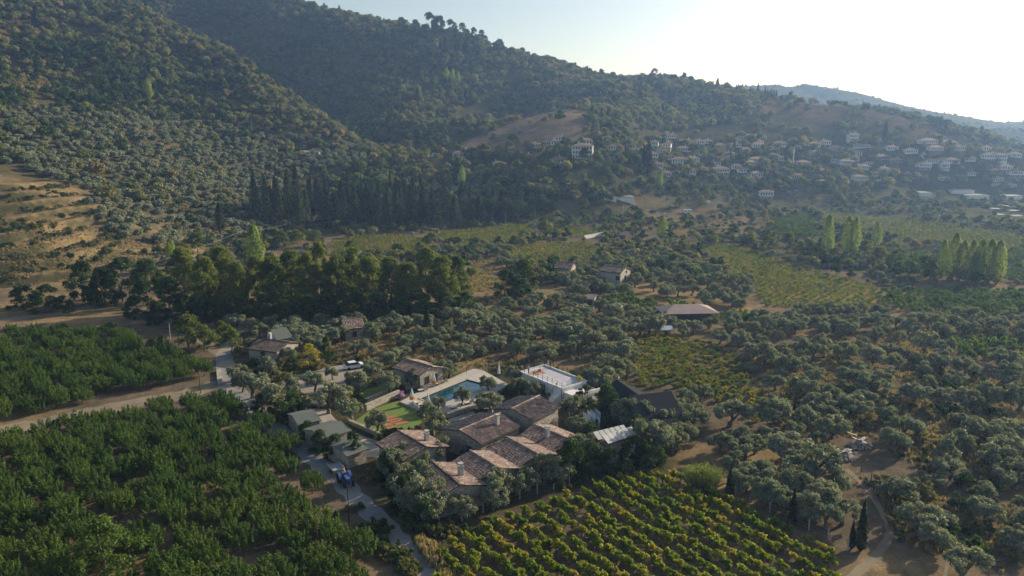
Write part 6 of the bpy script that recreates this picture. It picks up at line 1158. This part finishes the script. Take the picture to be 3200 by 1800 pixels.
for k in range(44):
    x = inf.uniform(2030, 3180); y = inf.uniform(448, 570) + (20 if x > 2500 else 0)
    if min(abs(x - q[0]) / (q[2] * 0.5 + 16) + abs(y - q[1]) / 14 for q in hs_) > 1.0: hs_.append((x, y, inf.uniform(24, 42), inf.choice([1, 1, 2]), inf.choice('wwwrs'), inf.uniform(-.2, .2)))
cnt = {}
for h in sorted(hs_, key=lambda q: q[0]):
    band = 'topmost' if h[1] < 465 else 'upper' if h[1] < 495 else 'middle' if h[1] < 535 else 'lowest'; key = (h[3], h[4], band); k = cnt.get(key, 0); cnt[key] = k + 1
    village_house(*h[:5], h[5] + random.uniform(-.06, .06), '%s %s, %s village row, %s such from the left' % (STN[h[3]], KN[h[4]], band, ORD[k]))
t = thing('minaret', 'slim white minaret among the village houses', 'minaret', ground(2478, 512)); MB().lathe([(0.7, -2), (0.7, 2.5), (0.5, 2.8), (0.45, 8.5), (0.75, 8.7), (0.75, 9.3), (0.42, 9.3), (0.4, 11), (0.05, 13)], 12).build('shaft', M_vwhite, t)
for k, (px, py, wp, lb) in enumerate(((968, 487, 60, 'long white house with pale roof on the left hillside'), (300, 540, 26, 'tiny white hut among the left hillside olives'), (1345, 490, 40, 'low white-walled house at the foot of the mountain'), (1250, 515, 22, 'small stone house at the foot of the mountain'), (558, 88, 40, 'grey house high on the left spur'))):
    g = ground(px, py); W_ = wp * mpp(g); t = thing('hillside_house', lb, 'house', g, 0.1); MB().box((0, 2.5, 0.2), (W_, 5, 5.4)).build('wall', M_vwhite if k in (0, 2) else M_vstone, t); MB().box((0, 2.5, 3.05), (W_ + 0.6, 5.8, 0.25), 0, 0.08).build('roof', M_panel if k == 0 else M_vslate, t)
    for j in range(max(1, int(W_ / 2.6))): place('window', WM, t, ((j + 0.5) * W_ / max(1, int(W_ / 2.6)) - W_ / 2, -0.03, 1.6))

# ---------------------------------------------------------------- say which plant is which
def members(g): return [o for o in scene.objects if o.get('group') == g]
by_landmark(members('grapevines of the front vineyard'), 'low grapevine', [(x, y, 'upper fence post %s from the left' % ORD[i]) for i, (x, y, _) in enumerate(L1)] + [(x, y, 'right fence post %s from the left' % ORD[i]) for i, (x, y, _) in enumerate(L2)] + [(2192, 1545, 'reed clump'), (1350, 1795, 'verge grass at the bottom edge'), (1600, 1795, 'middle of the bottom edge'), (1900, 1795, 'bottom edge under the white shed'), (2200, 1795, 'bottom edge under the reed clump'), (2500, 1795, 'bottom right vineyard corner'), (1750, 1660, 'vineyard centre'), (2050, 1660, 'vineyard centre right'), (1500, 1700, 'vineyard centre left')])
by_landmark(members('peach trees of the near orchard'), 'near orchard peach tree', [(1078, 1512, 'blue tractor'), (1091, 1632, 'slim pole by the lane'), (627, 1230, 'dark pole at the track corner'), (330, 1795, 'large corner tree'), (0, 1400, 'left edge end of the dirt track'), (0, 1600, 'left picture edge'), (750, 1790, 'bottom edge of the orchard'), (350, 1290, 'middle of the dirt track'), (700, 1500, 'orchard centre'), (1040, 1760, 'bottom of the lane'), (880, 1380, 'felt-roofed cabins')])
by_landmark(members('peach trees beyond the track'), 'far orchard peach tree', [(627, 1230, 'dark pole at the track corner'), (533, 1062, 'leaning pale pole'), (0, 1300, 'left edge end of the dirt track'), (0, 1060, 'top left orchard corner'), (250, 1040, 'farm road'), (320, 1250, 'middle of the dirt track'), (650, 1150, 'bend of the lane'), (250, 1150, 'centre of that orchard')])
by_landmark(members('olives of the right-hand grove'), 'right grove olive tree', [(2688, 1396, 'upper rubble heap'), (2632, 1428, 'lower rubble heap'), (2932, 1275, 'utility pole'), (2634, 1112, 'upper utility pole'), (2766, 1552, 'notice board'), (2797, 1627, 'lowest dark fence post'), (3000, 1700, 'wheel ruts'), (3180, 1780, 'bottom right corner'), (3190, 1500, 'right picture edge'), (3190, 1150, 'upper right end of the grove'), (2164, 1000, 'pink-roofed hall'), (2482, 1310, 'small cypress'), (2072, 1052, 'sheet canopy'), (2095, 1240, 'charcoal roof'), (2850, 1090, 'green orchard rows')])
by_landmark(members('olives of the grove behind the pool'), 'pool grove olive tree', [(1334, 1048, 'slim cypress'), (1100, 1005, 'tiled house under the planes'), (1300, 1140, 'stone pool house'), (1500, 1160, 'far pool end'), (1700, 1140, 'white terrace'), (1914, 1118, 'white slatted bench'), (1850, 930, 'pale-roofed hut'), (2072, 1052, 'sheet canopy'), (968, 1152, 'bright yellow tree'), (850, 1060, 'old farmhouse'), (1550, 990, 'red soil clearing'), (1600, 1080, 'middle of that grove'), (1200, 1080, 'left part of that grove')])
by_landmark(members('olives above the front vineyard'), 'olive tree above the vineyard', [(2192, 1530, 'reed clump'), (1962, 1400, 'white shed'), (2278, 1560, 'fence cypress'), (2475, 1637, 'second fence cypress'), (2095, 1250, 'charcoal roof'), (2632, 1428, 'lower rubble heap')])
by_landmark(members('leafy trees in the village'), 'leafy village tree', [(h[0], h[1], 'house ' + ['on the far left', 'left of centre', 'at the centre', 'right of centre', 'on the far right'][min(4, int((h[0] - 1400) / 360))] + ' of the %s row' % ['topmost', 'upper', 'middle', 'lowest'][i]) for i, band in enumerate(((0, 465), (465, 495), (495, 535), (535, 700))) for j in range(5) for h in [next((q for q in hs_ if band[0] <= q[1] < band[1] and min(4, int((q[0] - 1400) / 360)) == j), None)] if h])
by_landmark(members('olives of the middle grove'), 'middle grove olive tree', [(1925, 870, 'arched house'), (1767, 835, 'low pink-brown house'), (1958, 735, 'garden kiosk'), (2000, 830, 'yellow vineyard'), (1464, 750, 'concrete pole')])
by_landmark(members('olives by the farmhouse'), 'farmhouse olive tree', [(850, 1060, 'old farmhouse'), (700, 1090, 'lane bend')])
by_landmark(members('leafy trees of the stream belt'), 'stream belt leafy tree', [(560, 800, 'small poplar of the belt'), (930, 765, 'utility pole before the wood'), (1958, 735, 'garden kiosk'), (2583, 800, 'poplar group'), (2940, 868, 'poplar row'), (2079, 676, 'white car alone'), (2345, 700, 'golden strip'), (2220, 780, 'yellow vineyard top')])

# ---------------------------------------------------------------- air
hb = MB().box((100, 1150, 125), (3600, 3200, 312)); me = hb.mesh('haze'); m = bpy.data.materials.new('haze_air'); m.use_nodes = True; nn2 = m.node_tree.nodes; nn2.remove(nn2['Principled BSDF'])
pvn = nn2.new('ShaderNodeVolumePrincipled'); pvn.inputs['Color'].default_value = (0.34, 0.56, 1.0, 1); pvn.inputs['Density'].default_value = HAZE_DENSITY; pvn.inputs['Anisotropy'].default_value = 0.4; pvn.inputs['Absorption Color'].default_value = (1, 1, 1, 1)
m.node_tree.links.new(pvn.outputs[0], nn2['Material Output'].inputs['Volume']); me.materials.append(m); ho = place('haze', me); ho['kind'] = 'stuff'; ho['label'] = 'thin blue evening haze filling the valley'
